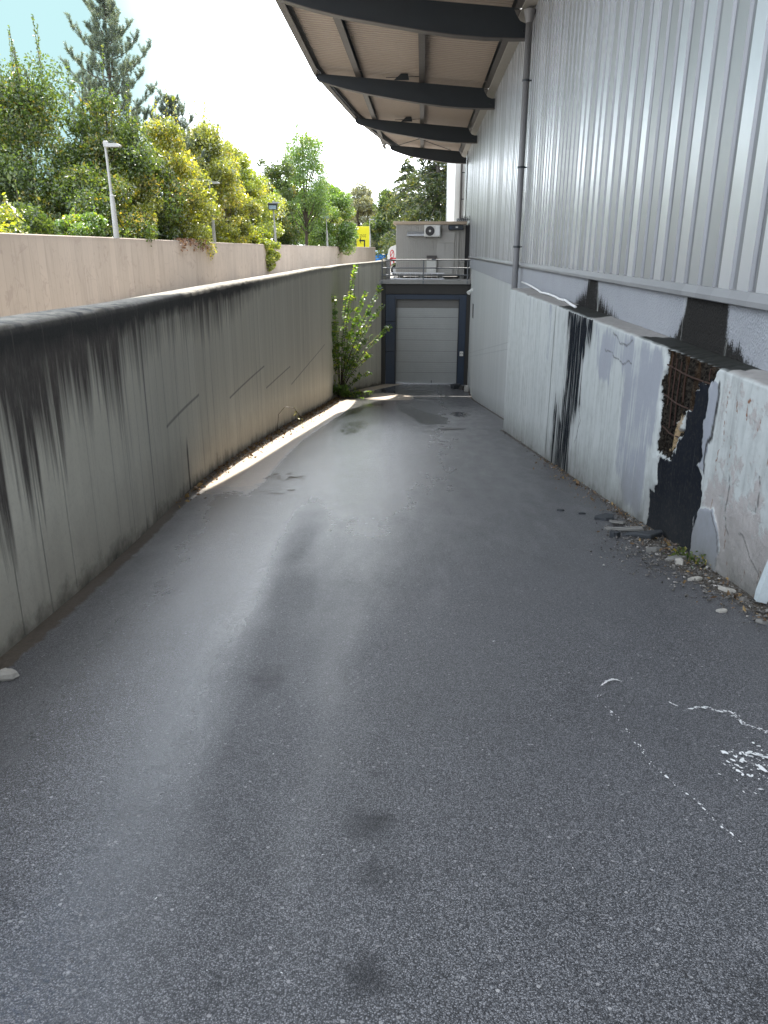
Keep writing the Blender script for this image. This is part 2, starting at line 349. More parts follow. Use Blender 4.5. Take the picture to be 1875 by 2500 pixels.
def m_pale_boards():
    """pale painted board-marked concrete of the warehouse footing"""
    n = N('pale_board_concrete'); p = n.pos(); q = n.sep(p); y, z = q[1], q[2]
    tone, line = boards(n, y, .42); S = lambda a, b, c=0.0: n.vec(n.mul(y, a), n.mul(z, b), c)
    st = n.noise(S(8, .35), 1, 4, .6); big = n.noise(S(.7, .6, 3), 1, 5, .6)
    base = n.mix(n.m('MULTIPLY_ADD', tone, .35, n.mul(big, .65)), (.36, .375, .37), (.46, .475, .465))
    base = n.mix(n.mul(n.rng(st, .5, .72), .35), base, (.36, .375, .37))
    dip = n.m('ADD', z, n.m('MULTIPLY_ADD', y, .1425, 1.6))                    # height above the ramp
    ft = n.m('ADD', dip, n.mul(n.m('SUBTRACT', n.noise(S(3, 2, 8), 1, 6, .7), .5), .8))
    base = n.mix(n.mul(n.rng(ft, .0, .55, 1.0, 0.0), .55), base, (.23, .23, .215))
    base = n.mix(n.mul(n.rng(ft, -.2, .08, 1.0, 0.0), .8), base, (.05, .052, .045))
    l2 = n.m('ABSOLUTE', n.m('SUBTRACT', n.m('ADD', z, n.mul(y, .1425)), .55)); l3 = n.m('ABSOLUTE', n.m('SUBTRACT', n.m('ADD', z, n.mul(y, .1425)), .75))
    sl = n.rng(n.m('MINIMUM', l2, l3), .008, .02, 1.0, 0.0)
    base = n.mix(n.mul(n.m('MAXIMUM', sl, line), .45), base, (.25, .265, .27))
    return n.done(base, .75, n.bump(n.m('SUBTRACT', n.noise(p, 30, 4, .65), n.m('MAXIMUM', line, sl)), .4, .006), 0, .35)

def m_stucco():
    n = N('rough_stucco'); p = n.pos(); q = n.sep(p)
    g = n.vor(p, 48, 'SMOOTH_F1'); f = n.noise(p, 2.0, 5, .6); rough = n.noise(p, 55, 4, .7)
    base = n.mix(n.m('MULTIPLY_ADD', f, .6, n.mul(rough, .4)), (.26, .27, .29), (.38, .39, .405))
    st = n.noise(n.vec(n.mul(q[1], 12), n.mul(q[2], 1.2), 0.0), 1, 5, .65)
    s = n.attr('black'); s = n.rng(n.m('ADD', s, n.mul(n.m('SUBTRACT', n.m('ADD', n.mul(st, .6), n.mul(rough, .4)), .5), 2.2)), .36, .64)
    base = n.mix(n.mul(s, .95), base, n.mix(rough, (.004, .004, .004), (.03, .026, .02)))
    pl = n.attr('lime'); pl = n.rng(n.m('ADD', pl, n.mul(n.m('SUBTRACT', st, .5), 1.6)), .5, .75)
    base = n.mix(n.mul(pl, .8), base, (.62, .63, .58))
    return n.done(base, .85, n.bump(n.m('ADD', n.mul(g, 1.3), n.mul(rough, .9)), .9, .012), 0, n.m('MULTIPLY_ADD', s, -.3, .3))

def m_ledge():
    n = N('peeling_painted_concrete'); p = n.pos(); q = n.sep(p); y, z = q[1], q[2]
    S = lambda a, b, c=0.0: n.vec(n.mul(y, a), n.mul(z, b), c)
    tone, line = boards(n, y, .45); far = n.rng(y, 11.5, 13.5)
    st = n.noise(S(9, .5), 1, 5, .6); st2 = n.noise(S(26, .8, 5), 1, 4, .65); big = n.noise(S(1.1, .9, 2), 1, 6, .62); fine = n.noise(p, 40, 5, .7)
    paint = n.mix(n.m('MULTIPLY_ADD', big, .7, n.mul(tone, .3)), (.385, .41, .40), (.52, .54, .52))
    paint = n.mix(n.mul(n.rng(n.m('ADD', n.mul(st, .55), n.mul(n.noise(p, 6, 7, .72), .45)), .47, .62), .6), paint, (.27, .28, .27))
    gp = n.attr('grey'); gp = n.rng(n.m('ADD', gp, n.mul(n.m('SUBTRACT', n.m('ADD', n.mul(st, .5), n.mul(big, .5)), .5), 1.9)), .42, .6)
    base = n.mix(gp, paint, n.mix(n.m('MULTIPLY_ADD', st, .5, n.mul(fine, .5)), (.215, .228, .255), (.36, .375, .405)))
    rp = n.attr('render'); rp = n.rng(n.m('ADD', rp, n.mul(n.m('SUBTRACT', n.noise(p, 5, 6, .7), .5), 1.5)), .45, .58)
    base = n.mix(n.mul(rp, .85), base, n.mix(n.noise(p, 12, 6, .7), (.27, .235, .22), (.47, .44, .42)))
    base = n.mix(n.mul(n.mul(line, far), .55), base, (.30, .32, .325))
    ex = n.attr('exposed'); exm = n.rng(n.m('ADD', ex, n.mul(n.m('SUBTRACT', n.noise(p, 22, 7, .75), .5), 1.3)), .42, .56)
    agg = n.sep(n.vor(p, 55, out='Color'))
    rustst = n.rng(n.noise(S(20, .8, 1), 1, 3, .6), .52, .7)
    exc = n.mix(agg[0], (.006, .0055, .005), (.036, .031, .025)); exc = n.mix(n.mul(rustst, .22), exc, (.13, .065, .025))
    base = n.mix(exm, base, exc)
    yl = n.attr('ochre'); base = n.mix(n.rng(n.m('ADD', yl, n.mul(n.m('SUBTRACT', fine, .5), .9)), .4, .6), base, n.mix(fine, (.20, .12, .035), (.36, .29, .20)))
    bl = n.attr('black'); blm = n.rng(n.m('ADD', bl, n.mul(n.m('SUBTRACT', n.m('ADD', n.mul(st, .5), n.mul(st2, .5)), .5), 2.9)), .40, .58)
    halo = n.rng(n.m('ADD', n.m('MAXIMUM', bl, ex), n.mul(n.m('SUBTRACT', n.m('ADD', n.mul(big, .5), n.mul(st, .5)), .5), 1.2)), .02, .5)
    base = n.mix(n.mul(n.mul(halo, .45), n.m('SUBTRACT', 1.0, exm)), base, (.11, .108, .10))
    blc = n.mix(n.rng(n.noise(p, 30, 5, .7), .5, .75), (.007, .009, .014), (.03, .028, .024))
    blc = n.mix(n.mul(n.rng(st2, .62, .75), .35), blc, (.16, .155, .13))
    base = n.mix(n.mul(blm, .97), base, blc)
    ru = n.attr('rust'); ru = n.rng(n.m('ADD', ru, n.mul(n.m('SUBTRACT', fine, .5), .8)), .35, .6)
    base = n.mix(ru, base, n.mix(fine, (.10, .035, .014), (.28, .13, .07)))
    base = n.mix(n.attr('crack'), base, (.014, .013, .012))
    hb = n.attr('hb'); ft = n.m('ADD', hb, n.mul(n.m('SUBTRACT', n.noise(S(2.5, 2.2, 7), 1, 6, .7), .5), .8))
    nb_ = n.m('SUBTRACT', 1.0, n.mul(blm, .85))
    base = n.mix(n.mul(n.mul(n.rng(ft, .0, .6, 1.0, 0.0), .7), nb_), base, (.15, .148, .13))
    base = n.mix(n.mul(n.mul(n.rng(ft, -.25, .06, 1.0, 0.0), .9), nb_), base, (.03, .03, .024))
    tp = n.attr('cap'); tcol = n.mix(n.noise(p, 9, 6, .7), (.20, .19, .18), (.40, .385, .36))
    tcol = n.mix(n.rng(n.m('ADD', n.attr('soot'), n.mul(n.m('SUBTRACT', n.noise(p, 8, 5, .7), .5), .9)), .4, .65), tcol, (.012, .013, .010))
    base = n.mix(tp, base, tcol)
    rough = n.m('ADD', .78, n.mul(blm, .1))
    h = n.m('ADD', n.mul(fine, n.m('MULTIPLY_ADD', n.m('MAXIMUM', exm, rp), 1.6, .5)), n.m('SUBTRACT', n.mul(gp, -.25), n.mul(n.mul(line, far), .7)))
    return n.done(base, rough, n.bump(h, .55, .009), 0, n.m('MULTIPLY_ADD', n.m('MAXIMUM', blm, exm), -.4, .4))

M = {}
M['asphalt'] = m_asphalt(); M['curved'] = m_curved_wall(); M['outer'] = m_outer_wall(); M['boards'] = m_pale_boards()
M['stucco'] = m_stucco(); M['ledge'] = m_ledge()
M['yard'] = simple('bleached_yard_asphalt', (.27, .255, .235), .9, var=.3, scale=1.5, bump=.3)
M['steel'] = simple('dark_painted_steel', (.015, .021, .027), .45, 0, .4, 3, .15, 40)
M['flange'] = simple('grey_brown_steel', (.095, .085, .08), .5, .2, .35, 5)
M['concrete_dark'] = simple('stained_dark_concrete', (.045, .043, .04), .85, 0, .45, 2.5, .4)
M['concrete'] = simple('grey_concrete', (.27, .265, .25), .85, 0, .35, 3, .4)
M['bluedark'] = simple('dark_blue_panel', (.022, .036, .062), .45, 0, .5, 1.6)
M['doorgrey'] = simple('grey_door_sheet', (.37, .38, .37), .45, 0, .18, 2)
M['doordark'] = simple('grey_brown_door_sheet', (.17, .165, .155), .55, 0, .2, 3)  # darker sheet for the top door section only
M['black'] = simple('black_rubber', (.012, .012, .012), .6, 0, .3, 8)
M['rail'] = simple('grey_railing_paint', (.16, .17, .18), .5, .3, .25, 9)
M['galv'] = simple('galvanised_steel', (.40, .41, .42), .42, .6, .25, 7)
M['hut'] = simple('beige_sandwich_panel', (.37, .355, .325), .6, 0, .16, 2.2)
M['hut2'] = simple('patched_pale_panel', (.42, .405, .375), .6, 0, .22, 3)
M['hutroof'] = simple('worn_beige_roof_edge', (.48, .38, .28), .7, 0, .3, 3)
M['acwhite'] = simple('off_white_plastic', (.66, .65, .61), .5, 0, .12, 5)
M['acgrille'] = simple('dark_fan_grille', (.035, .032, .032), .5, 0, .2, 9)
M['white'] = simple('white_paint', (.78, .78, .76), .4, 0, .12, 5)
M['lampgrey'] = simple('light_grey_lamp_paint', (.36, .36, .345), .5, .1, .25, 6)
M['rust'] = simple('rusty_iron', (.045, .02, .012), .8, .2, .5, 30, .4, 60)
M['alu'] = simple('aluminium', (.62, .62, .63), .35, .85, .12, 6)
M['yellow'] = simple('yellow_sign_face', (.74, .66, .012), .45, 0, .06, 3)
M['red'] = simple('red_lettering', (.62, .03, .045), .4, 0, .1, 4)
M['blue'] = simple('blue_container_paint', (.015, .27, .85), .4, 0, .2, 3)
M['bluepale'] = simple('pale_blue_cover', (.30, .52, .72), .5, 0, .25, 3)
M['tyre'] = simple('tyre_rubber', (.018, .018, .018), .8, 0, .3, 20)
M['glassdark'] = simple('dark_glass', (.02, .03, .045), .08, 0, .1, 3, spec=.8)
M['lens'] = simple('floodlight_glass', (.30, .38, .48), .1, .3, .2, 9)
M['stone'] = simple('pale_limestone', (.36, .34, .30), .85, 0, .3, 18, .5, 60)
M['slate'] = simple('dark_bitumen_sheet', (.03, .034, .038), .65, 0, .4, 14, .4, 50)
M['chip'] = simple('broken_plaster', (.19, .185, .17), .85, 0, .45, 16, .4, 60)
M['chipblue'] = simple('painted_plaster_chip', (.44, .49, .50), .8, 0, .3, 10, .3, 60)
M['bark'] = simple('bark', (.075, .058, .044), .9, 0, .4, 12, .5, 40)
M['barkgrey'] = simple('grey_bark', (.14, .125, .11), .9, 0, .4, 9, .5, 40)
M['soffit'] = None

def m_corrugated():
    n = N('corrugated_soffit_sheet'); p = n.pos(); q = n.sep(p)
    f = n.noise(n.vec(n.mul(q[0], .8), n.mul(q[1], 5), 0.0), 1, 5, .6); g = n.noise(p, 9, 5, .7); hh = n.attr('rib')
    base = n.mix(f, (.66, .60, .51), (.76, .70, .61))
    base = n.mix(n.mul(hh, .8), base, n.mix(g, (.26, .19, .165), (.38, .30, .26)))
    base = n.mix(n.mul(n.rng(g, .55, .75), .35), base, (.25, .20, .16))
    return n.done(base, .6, None, .1, .4)
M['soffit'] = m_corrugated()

def m_cladding(name, col, rough, metal):
    n = N(name); p = n.pos(); q = n.sep(p)
    f = n.noise(n.vec(n.mul(q[1], 1.5), n.mul(q[2], .35), 0.0), 1, 5, .6); panel = n.white(n.m('FLOOR', n.m('DIVIDE', q[1], .4)))
    k = n.m('ADD', n.mul(f, .2), n.m('MULTIPLY_ADD', panel, .16, .82))
    c = n.mix(1.0, col, n.nd('CombineColor', {0: k, 1: k, 2: k}).outputs[0], 'MULTIPLY')
    c = n.mix(n.mul(n.rng(n.m('ADD', q[2], n.mul(f, .6)), -.3, .4, 1.0, 0.0), .12), c, (.25, .25, .25))
    fine = n.m('SINE', n.mul(q[1], 900.0)); w = n.noise(n.vec(n.mul(q[1], 2.2), n.mul(q[2], 1.3), 0.0), 1, 3, .5)
    nr = n.bump(n.m('ADD', n.mul(fine, .05), n.mul(w, 2.2)), .12, .01)
    return n.done(c, n.m('MULTIPLY_ADD', f, .12, rough), nr, metal, .5)
M['clad_b'] = m_cladding('bright_silver_cladding', (.65, .67, .70), .27, .55)
M['clad_g'] = m_cladding('satin_grey_cladding', (.42, .43, .435), .34, .5)
M['clad_r'] = m_cladding('recessed_grey_cladding', (.245, .25, .26), .36, .45)
M['flash'] = m_cladding('grey_flashing', (.24, .24, .245), .5, .25)

def m_foliage(name, dark, light, alt, trans=.5, gloss=.10):
    n = N(name); t = n.attr('tint'); u = n.attr('hue')
    c = n.mix(t, dark, light); c = n.mix(n.rng(u, .72, .95), c, alt)
    tc = n.mix(.5, n.mix(1.0, c, (3.3, 3.0, .8), 'MULTIPLY'), c)
    d = n.nd('BsdfDiffuse', {'Color': c}).outputs[0]; tr = n.nd('BsdfTranslucent', {'Color': tc}).outputs[0]
    g = n.nd('BsdfGlossy', {'Color': (1, 1, 1), 'Roughness': .32}).outputs[0]
    a = n.nd('MixShader', {0: trans, 1: d, 2: tr}).outputs[0]; b = n.nd('MixShader', {0: gloss, 1: a, 2: g}).outputs[0]
    n.t.links.new(b, n.out.inputs[0]); return n.mat
M['lf_dark'] = m_foliage('dark_green_leaves', (.02, .045, .015), (.105, .15, .033), (.30, .23, .04), .5, .05)
M['lf_olive'] = m_foliage('olive_yellow_leaves', (.065, .10, .016), (.32, .34, .045), (.50, .40, .045))
M['lf_fresh'] = m_foliage('fresh_green_leaves', (.04, .10, .016), (.17, .28, .035), (.28, .29, .04))
M['lf_hazel'] = m_foliage('yellow_green_hazel_leaves', (.08, .13, .016), (.33, .38, .04), (.52, .44, .03))
M['lf_pale'] = m_foliage('pale_grey_green_leaves', (.10, .115, .055), (.27, .27, .14), (.36, .33, .19), .35)
M['lf_shrub'] = m_foliage('ramp_shrub_leaves', (.045, .11, .022), (.17, .30, .045), (.33, .38, .06), .55, .08)
M['needle'] = m_foliage('blue_green_pine_needles', (.05, .08, .065), (.13, .17, .13), (.16, .18, .10), .3, .06)
M['spruce'] = m_foliage('dark_conifer_sprays', (.02, .04, .018), (.075, .105, .03), (.17, .18, .04), .35, .06)
M['lf_red'] = m_foliage('reddish_creeper_leaves', (.13, .06, .045), (.28, .15, .10), (.40, .26, .16), .35)
M['dry'] = m_foliage('dry_leaf_litter', (.05, .03, .018), (.20, .13, .075), (.30, .21, .10), .2, .03)
M['grassm'] = m_foliage('dry_grass', (.10, .11, .03), (.30, .29, .10), (.38, .34, .16), .35, .03)

# ---------------------------------------------------------------- ground
def grid(xs_fn, ys, nx):
    V = []; 
    for y in ys:
        a, b = xs_fn(y)
        V.append(np.stack([np.linspace(a, b, nx), np.full(nx, y)], 1))
    V = np.array(V).reshape(-1, 2); ny = len(ys)
    i = np.arange(ny - 1)[:, None] * nx + np.arange(nx - 1)[None, :]
    F = np.stack([i, i + 1, i + nx + 1, i + nx], -1).reshape(-1, 4)
    return V, F
ys = np.concatenate([np.arange(-8, 0, .4), np.arange(0, 7, .05), np.arange(7, 20, .09), np.arange(20, DY + .25, .16)])
V2, F2 = grid(lambda y: (float(wall_x(y)) - .12, BX + .12), ys, 110)
x, y = V2[:, 0], V2[:, 1]
z = ramp_z(y) + .012 * (fbm(x * .9, y * .5, 5) - .5) * np.clip(y, 0, 1)
dl = x - wall_x(y); right = np.where(y < 19.55, ledge_x(y), BX); dr = right - x
soil = np.clip(smooth01(dl, .22 * smooth01(y, 8, 20) + .20, .02) * 1.0, 0, 1)
near_deb = np.exp(-((y - 6.3) / 1.5) ** 2)
soil = np.maximum(soil, smooth01(dr, .16 + .42 * near_deb, .0) * (.75 + .25 * near_deb))
soil = np.maximum(soil, .9 * smooth01(np.hypot((x + 3.5) / 1.3, (y - 38.5) / 2.8), 1.15, .5))
sunlit_gutter = smooth01(np.abs(dl - (.42 + .3 * smooth01(y, 14, 28))), .62, .3) * smooth01(y, 7.5, 11)  # pale gutter band, lightened so the sun strip reads bright
sunlit_gutter = np.maximum(sunlit_gutter, .85 * smooth01(np.hypot((x + 1.6) / 1.6, (y - 38.2) / 2.6), 1.1, .6)) * np.clip(1.1 - soil, 0, 1)
oil = np.zeros_like(x)
for ox, oy, rx, ry, k in [(-.76, 3.42, .14, .25, .8), (-.14, 2.55, .10, .09, .6), (-.14, 2.21, .13, .13, .9), (-.12, 1.93, .11, .10, .8), (-.11, 1.53, .13, .11, .9),
                          (-.05, 2.85, .08, .05, .5), (-1.9, 7.6, .3, .25, .4), (-.6, 4.8, .16, 1.0, .42), (-.75, 2.4, .16, .9, .35), (.75, 3.3, .3, .8, .35), (-1.4, 5.4, .35, 1.0, .3), (.55, 2.0, .2, .6, .3)]:
    oil = np.maximum(oil, .95 * k * np.exp(-(((x - ox) / (.8 * rx)) ** 2 + ((y - oy) / ry) ** 2)))
bandc = interp(y, [-8, 2.2, 3, 4, 6, 9.3, 15.6, 24, 50], [-1.1, -1.23, -1.32, -1.37, -1.46, -1.77, -2.1, -1.6, -1.2]); bw = .42 + .05 * np.clip(y, 0, 30)
tyre = np.exp(-((x - interp(y, [-8, 1.6, 2.2, 3.4, 4.6, 6.1, 9, 14, 50], [-.4, -.5, -.59, -.76, -.86, -1.02, -1.2, -1.4, -1.4])) / (.13 + .012 * np.clip(y, 0, 20))) ** 2) * smooth01(y, 11, 6)
tyre2 = .6 * np.exp(-((x - .62) / .22) ** 2) * smooth01(y, 9, 4)
wet = .12 + .88 * np.exp(-((x - bandc) / bw) ** 2) + .8 * smooth01(y, 3.5, 12) * np.exp(-((x + .5) / 1.7) ** 2) + .22 * np.exp(-((x + .38) / .22) ** 2)
wet = np.clip(wet, 0, 1) * (1 - .75 * tyre); oil = np.maximum(oil, .30 * np.maximum(tyre, tyre2))
pud = np.zeros_like(x)
P1 = [(-.9, 34.5), (-.35, 34.2), (-.42, 31), (-.06, 28.4), (.5, 25.6), (.9, 24), (.78, 21.3), (.1, 21.0), (-.15, 23.5), (-.5, 25.8), (-.8, 29)]
pud = np.maximum(pud, smooth01(sdist(x, y, P1), .25, -.2))
for ox, oy, rx, ry, k in [(-1.92, 10.6, .5, .6, 0.50), (-1.78, 9.3, .45, .45, .44), (-.5, 40.6, 1.6, 1.2, 1), (1.4, 26, .5, 2.2, .7), (-2.3, 27, .35, 3.5, .7), (.1, 38, 1.6, 1.0, .7), (-1.7, 20, .5, 3.5, .55), (-1.9, 31.5, .7, 2.2, .8)]:
    pud = np.maximum(pud, k * smooth01(np.hypot((x - ox) / rx, (y - oy) / ry), 1.15, .45))
z = z - .006 * pud
pud = pud * np.clip(1.2 - 1.4 * np.maximum(soil, .4 * sunlit_gutter), 0, 1)
o = mk('ramp_road', np.stack([x, y, z], 1), F2, M['asphalt'], smooth=True, attrs=dict(oil=oil, soil=soil, sunlit_gutter=sunlit_gutter, wet=wet, pud=pud), fix=False)
struct(o)

# level ground all round the ramp pit, out to the horizon
V = []; F = []
def quadz(a, b, c, d):
    k = len(V); V.extend([a, b, c, d]); F.append((k, k + 1, k + 2, k + 3))
yy = [-8] + list(np.arange(-6, DY, 2.0)) + [DY + .15]
for a, b in zip(yy[:-1], yy[1:]):
    quadz((-900, a, G0), (float(wall_x(a)) - .2, a, G0), (float(wall_x(b)) - .2, b, G0), (-900, b, G0))
    quadz((BX + .2, a, G0), (900, a, G0), (900, b, G0), (BX + .2, b, G0))
quadz((-900, DY + .15, G0), (900, DY + .15, G0), (900, 1600, G0), (-900, 1600, G0))
quadz((-900, -600, G0), (900, -600, G0), (900, -8, G0), (-900, -8, G0))
struct(mk('ground', V, F, M['yard'], fix=False))

# ---------------------------------------------------------------- curved retaining wall on the left
ys = np.concatenate([np.arange(-8, 2, .5), np.arange(2, 16, .08), np.arange(16, 38, .14), np.arange(38, 43.61, .07)])
X = wall_x(ys); T = top_z(ys); Bz = ramp_z(ys) - .25
ds = np.hypot(np.diff(X), np.diff(ys)); s = np.concatenate([[0], np.cumsum(ds)])
nx_, ny_ = np.gradient(ys), -np.gradient(X); l_ = np.hypot(nx_, ny_); nx_, ny_ = nx_ / l_, ny_ / l_     # towards the ramp
rows = 44; TH = .34
V = []; A = {k: [] for k in ('s', 'h', 'hb', 'run', 'joint', 'crack', 'cap')}
run = interp(ys, [-8, 2, 4, 6, 8, 9.5, 11, 14, 17, 20, 30, 43.6], [1.2, 1.15, 1.02, .76, .46, .46, .62, .50, .24, .14, .11, .09])
prof = []
for k in range(rows): prof.append(('f', k / (rows - 1)))
for name in ('c1', 'c2', 't1', 't2', 't3', 'b1'): prof.append((name, 0))
for name, q in prof:
    e = (fbm(ys * 6, np.full_like(ys, {'c1': 1.2, 'c2': 2.4, 't1': 3.6, 't2': 5, 't3': 7, 'b1': 9}.get(name, 0)), 9) - .5) * .05 * smooth01(ys, 26, 12)
    if name == 'f': off = 0 * ys; zz = Bz + (T - .06 - Bz) * q
    elif name == 'c1': off = -.004 + e * .7; zz = T - .022 + e * .5
    elif name == 'c2': off = -.022 + e * .7; zz = T + e * .4
    elif name == 't1': off = -.12 + 0 * ys; zz = T + .012 + e * .2
    elif name == 't2': off = -.25 + 0 * ys; zz = T + .016
    elif name == 't3': off = -TH + 0 * ys; zz = T + .002
    else: off = -TH + 0 * ys; zz = np.full_like(ys, G0 - .3)
    xx = X + nx_ * off; y2 = ys + ny_ * off
    if name == 'f' : 
        bul = .006 * (fbm(s * 1.3, zz * 1.3, 3) - .5); xx = xx + nx_ * bul; y2 = y2 + ny_ * bul
    V.append(np.stack([xx, y2, zz], 1)); h = T - zz
    A['s'].append(s); A['h'].append(h if name != 'b1' else h); A['hb'].append(zz - ramp_z(ys)); A['run'].append(run)
    j = np.full_like(ys, 9.0)
    if name == 'f':
        for (a, za, b, zb) in [(8.2, -1.87, 10.45, -1.9), (12.8, -2.39, 17.1, -2.45), (17.1, -2.96, 21.55, -3.1), (21.55, -3.62, 32.5, -3.75)]:
            jz = za + (zb - za) * (ys - a) / (b - a)
            j = np.where((ys > a) & (ys < b), zz - jz, j)
    A['joint'].append(j)
    A['crack'].append(smooth01(np.abs(ys - 9.37), .075, .02) * smooth01(zz, -2.2, -2.45) * (name == 'f'))
    A['cap'].append(np.full_like(ys, {'c1': .25, 'c2': .7, 't1': 1, 't2': 1, 't3': 1}.get(name, 0)))
V = np.concatenate(V); m_ = len(ys); R_ = len(prof)
i = np.arange(R_ - 1)[:, None] * m_ + np.arange(m_ - 1)[None, :]
F = np.stack([i, i + 1, i + m_ + 1, i + m_], -1).reshape(-1, 4).tolist()
F.append([k * m_ + m_ - 1 for k in range(R_)])
o = mk('retaining_wall', V, F, M['curved'], smooth=True, attrs={k: np.concatenate(a) for k, a in A.items()}, fix=True)
tag(o, 'curved board-marked concrete wall with black algae running down, left of the ramp', 'wall')
def end_return():
    b = MB(); b.box(-2.42, -1.72, 43.62, 43.95, G0 - .02, -.62); b.box(-2.46, -1.68, 43.6, 43.98, -.62, -.565, 0, .015)
    o = b.build('parapet_return', M['concrete']); tag(o, 'short concrete parapet end piece beside the railing over the dock door', 'parapet')
end_return()

# ---------------------------------------------------------------- outer wall
OY = np.array([-10, 0, 8, 14.5, 24, 36.8, 52, 66, 80.]); OX = np.array([-6.2, -6.6, -7.1, -7.95, -9.35, -9.35, -9.3, -7.6, -4.6]); OT = np.array([.3, .3, .29, .275, .31, .27, .26, .22, .19])
ys = np.arange(-10, 80.01, .4); X = interp(ys, OY, OX); T = interp(ys, OY, OT)
s = np.concatenate([[0], np.cumsum(np.hypot(np.diff(X), np.diff(ys)))])
nx_, ny_ = np.gradient(ys), -np.gradient(X); l_ = np.hypot(nx_, ny_); nx_, ny_ = nx_ / l_, ny_ / l_
V = []; A = {'s': [], 'h': []}
for off, zf in [(0, 'b'), (0, .8), (0, .5), (0, .25), (0, .1), (0, .02), (-.02, 0), (-.28, 0), (-.3, .02), (-.3, 'b')]:
    zz = np.full_like(ys, G0 - .3) if zf == 'b' else T - zf
    V.append(np.stack([X + nx_ * off, ys + ny_ * off, zz], 1)); A['s'].append(s); A['h'].append(T - zz)
m_ = len(ys); i = np.arange(9)[:, None] * m_ + np.arange(m_ - 1)[None, :]
F = np.stack([i, i + 1, i + m_ + 1, i + m_], -1).reshape(-1, 4).tolist(); F += [[k * m_ + m_ - 1 for k in range(10)], [k * m_ for k in range(10)]]
o = mk('boundary_wall', np.concatenate(V), F, M['outer'], attrs={k: np.concatenate(a) for k, a in A.items()})
tag(o, 'long sunlit pinkish concrete wall carrying the lamp posts below the trees', 'wall')
def outer_x(Y): return float(interp(Y, OY, OX))
def outer_t(Y): return float(interp(Y, OY, OT))

# ---------------------------------------------------------------- warehouse
bld = thing('warehouse', 'tall warehouse with silver ribbed metal cladding along the right side', 'building', (BX, 20, G0))
b = MB(); b.box(BX + .05, 30, -8, 53.4, -9.0, 7.5); b.build('core', M['concrete'], bld)
ys = np.arange(-8, 53.41, .06); zs = np.linspace(-.97, -.40, 14)
YY, ZZ = np.meshgrid(ys, zs); P = np.stack([np.full(YY.size, BX), YY.ravel(), ZZ.ravel()], 1)
i = np.arange(13)[:, None] * len(ys) + np.arange(len(ys) - 1)[None, :]; Fq = np.stack([i, i + 1, i + len(ys) + 1, i + len(ys)], -1).reshape(-1, 4)
fy, fz = YY.ravel(), ZZ.ravel()
fyw = fy + (fbm(fy * 7, fz * 2.5, 72, 5) - .5) * .35
blk = smooth01(sdist(fyw, fz, [(7.05, -.38), (7.95, -.38), (8.05, -.6), (8.2, -.85), (8.5, -.99), (6.2, -.99), (6.6, -.84), (7.0, -.76)]), .22, -.12)
blk = np.maximum(blk, .8 * smooth01(sdist(fy, fz, [(12.35, -.38), (12.65, -.38), (12.9, -.7), (13.6, -.88), (13.8, -.99), (10.8, -.99), (11.6, -.86), (12.1, -.75)]), .4, -.1))
blk = np.maximum(blk, .35 * smooth01(fz, -.90, -.97))
lime = np.maximum(.52 * smooth01(np.abs(fy - 8.12 - .08 * (fbm(fy * 3, fz * 4, 71) - .5)), .16, .02), .52 * smooth01(np.abs(fy - 6.92), .18, .02)); lime = np.maximum(lime, .55 * smooth01(np.abs(fy - 12.05), .22, .05))
mk('stucco_band', P, Fq, M['stucco'], bld, attrs=dict(black=blk, lime=lime), fix=False)
b = MB(); b.box(BX + .012, BX + .06, 19.3, DY + .3, -7.6, -.9); b.build('footing', M['boards'], bld)
# flashing under the cladding
b = MB(); b.prism([(BX - .085, -.375), (BX - .085, -.415), (BX - .07, -.425), (BX + .02, -.395), (BX + .02, -.295), (BX - .055, -.31)], 'y', -8, 53.4); b.build('flashing', M['flash'], bld)
# cladding panels, three raised ribs each
rng = random.Random(7); PW = 1.2
y0 = 6.47 - PW * 12
pats = {(6.47): 'bbg', (7.67): 'gbg'}
k = 0; ya = y0
while ya < 53.2:
    yb = min(ya + PW, 53.38); b = MB(); x0 = BX - .02; d = .024; p_ = (yb - ya) / 3
    pat = 'bbg' if k == 12 else 'gbg' if k == 13 else 'bgb' if k == 11 else ''.join(rng.choice('bbbgg') for _ in range(3))
    zt, zb = 5.62, -.33
    prof = [(ya + .004, x0 - .006, 2)]
    segs = []
    cur = ya + .006
    for r in range(3):
        a = ya + r * p_ + .035; c = a + .245 + rng.uniform(-.012, .012); mi = 0 if pat[r] == 'b' else 1
        segs += [(cur, x0, a - .02, x0, 2), (a - .02, x0, a, x0 - d, 2), (a, x0 - d, c, x0 - d, mi), (c, x0 - d, c + .02, x0, 2)]; cur = c + .02
    segs += [(cur, x0, yb - .012, x0, 2), (yb - .012, x0, yb - .006, x0 + .03, 2), (ya, x0 + .03, ya + .006, x0, 2)]
    for (a, xa, c, xc, mi) in segs:
        b.add([(xa, a, zb), (xc, c, zb), (xc, c, zt), (xa, a, zt)], [(0, 1, 2, 3)], mi)
    mk('cladding_panel', b.v, b.f, [M['clad_b'], M['clad_g'], M['clad_r']], bld, b.m, fix=False)
    ya += PW; k += 1
b = MB(); b.box(BX - .012, BX - .004, -8, 53.4, -.33, 5.62); b.build('cladding_backing', M['black'], bld)
b = MB()
for yk in np.arange(-8, 53.3, 1.0): b.box(2.30, BX - .03, yk + .006, yk + .994, 5.50, 5.53)
b.build('soffit_strip', M['hut2'], bld)

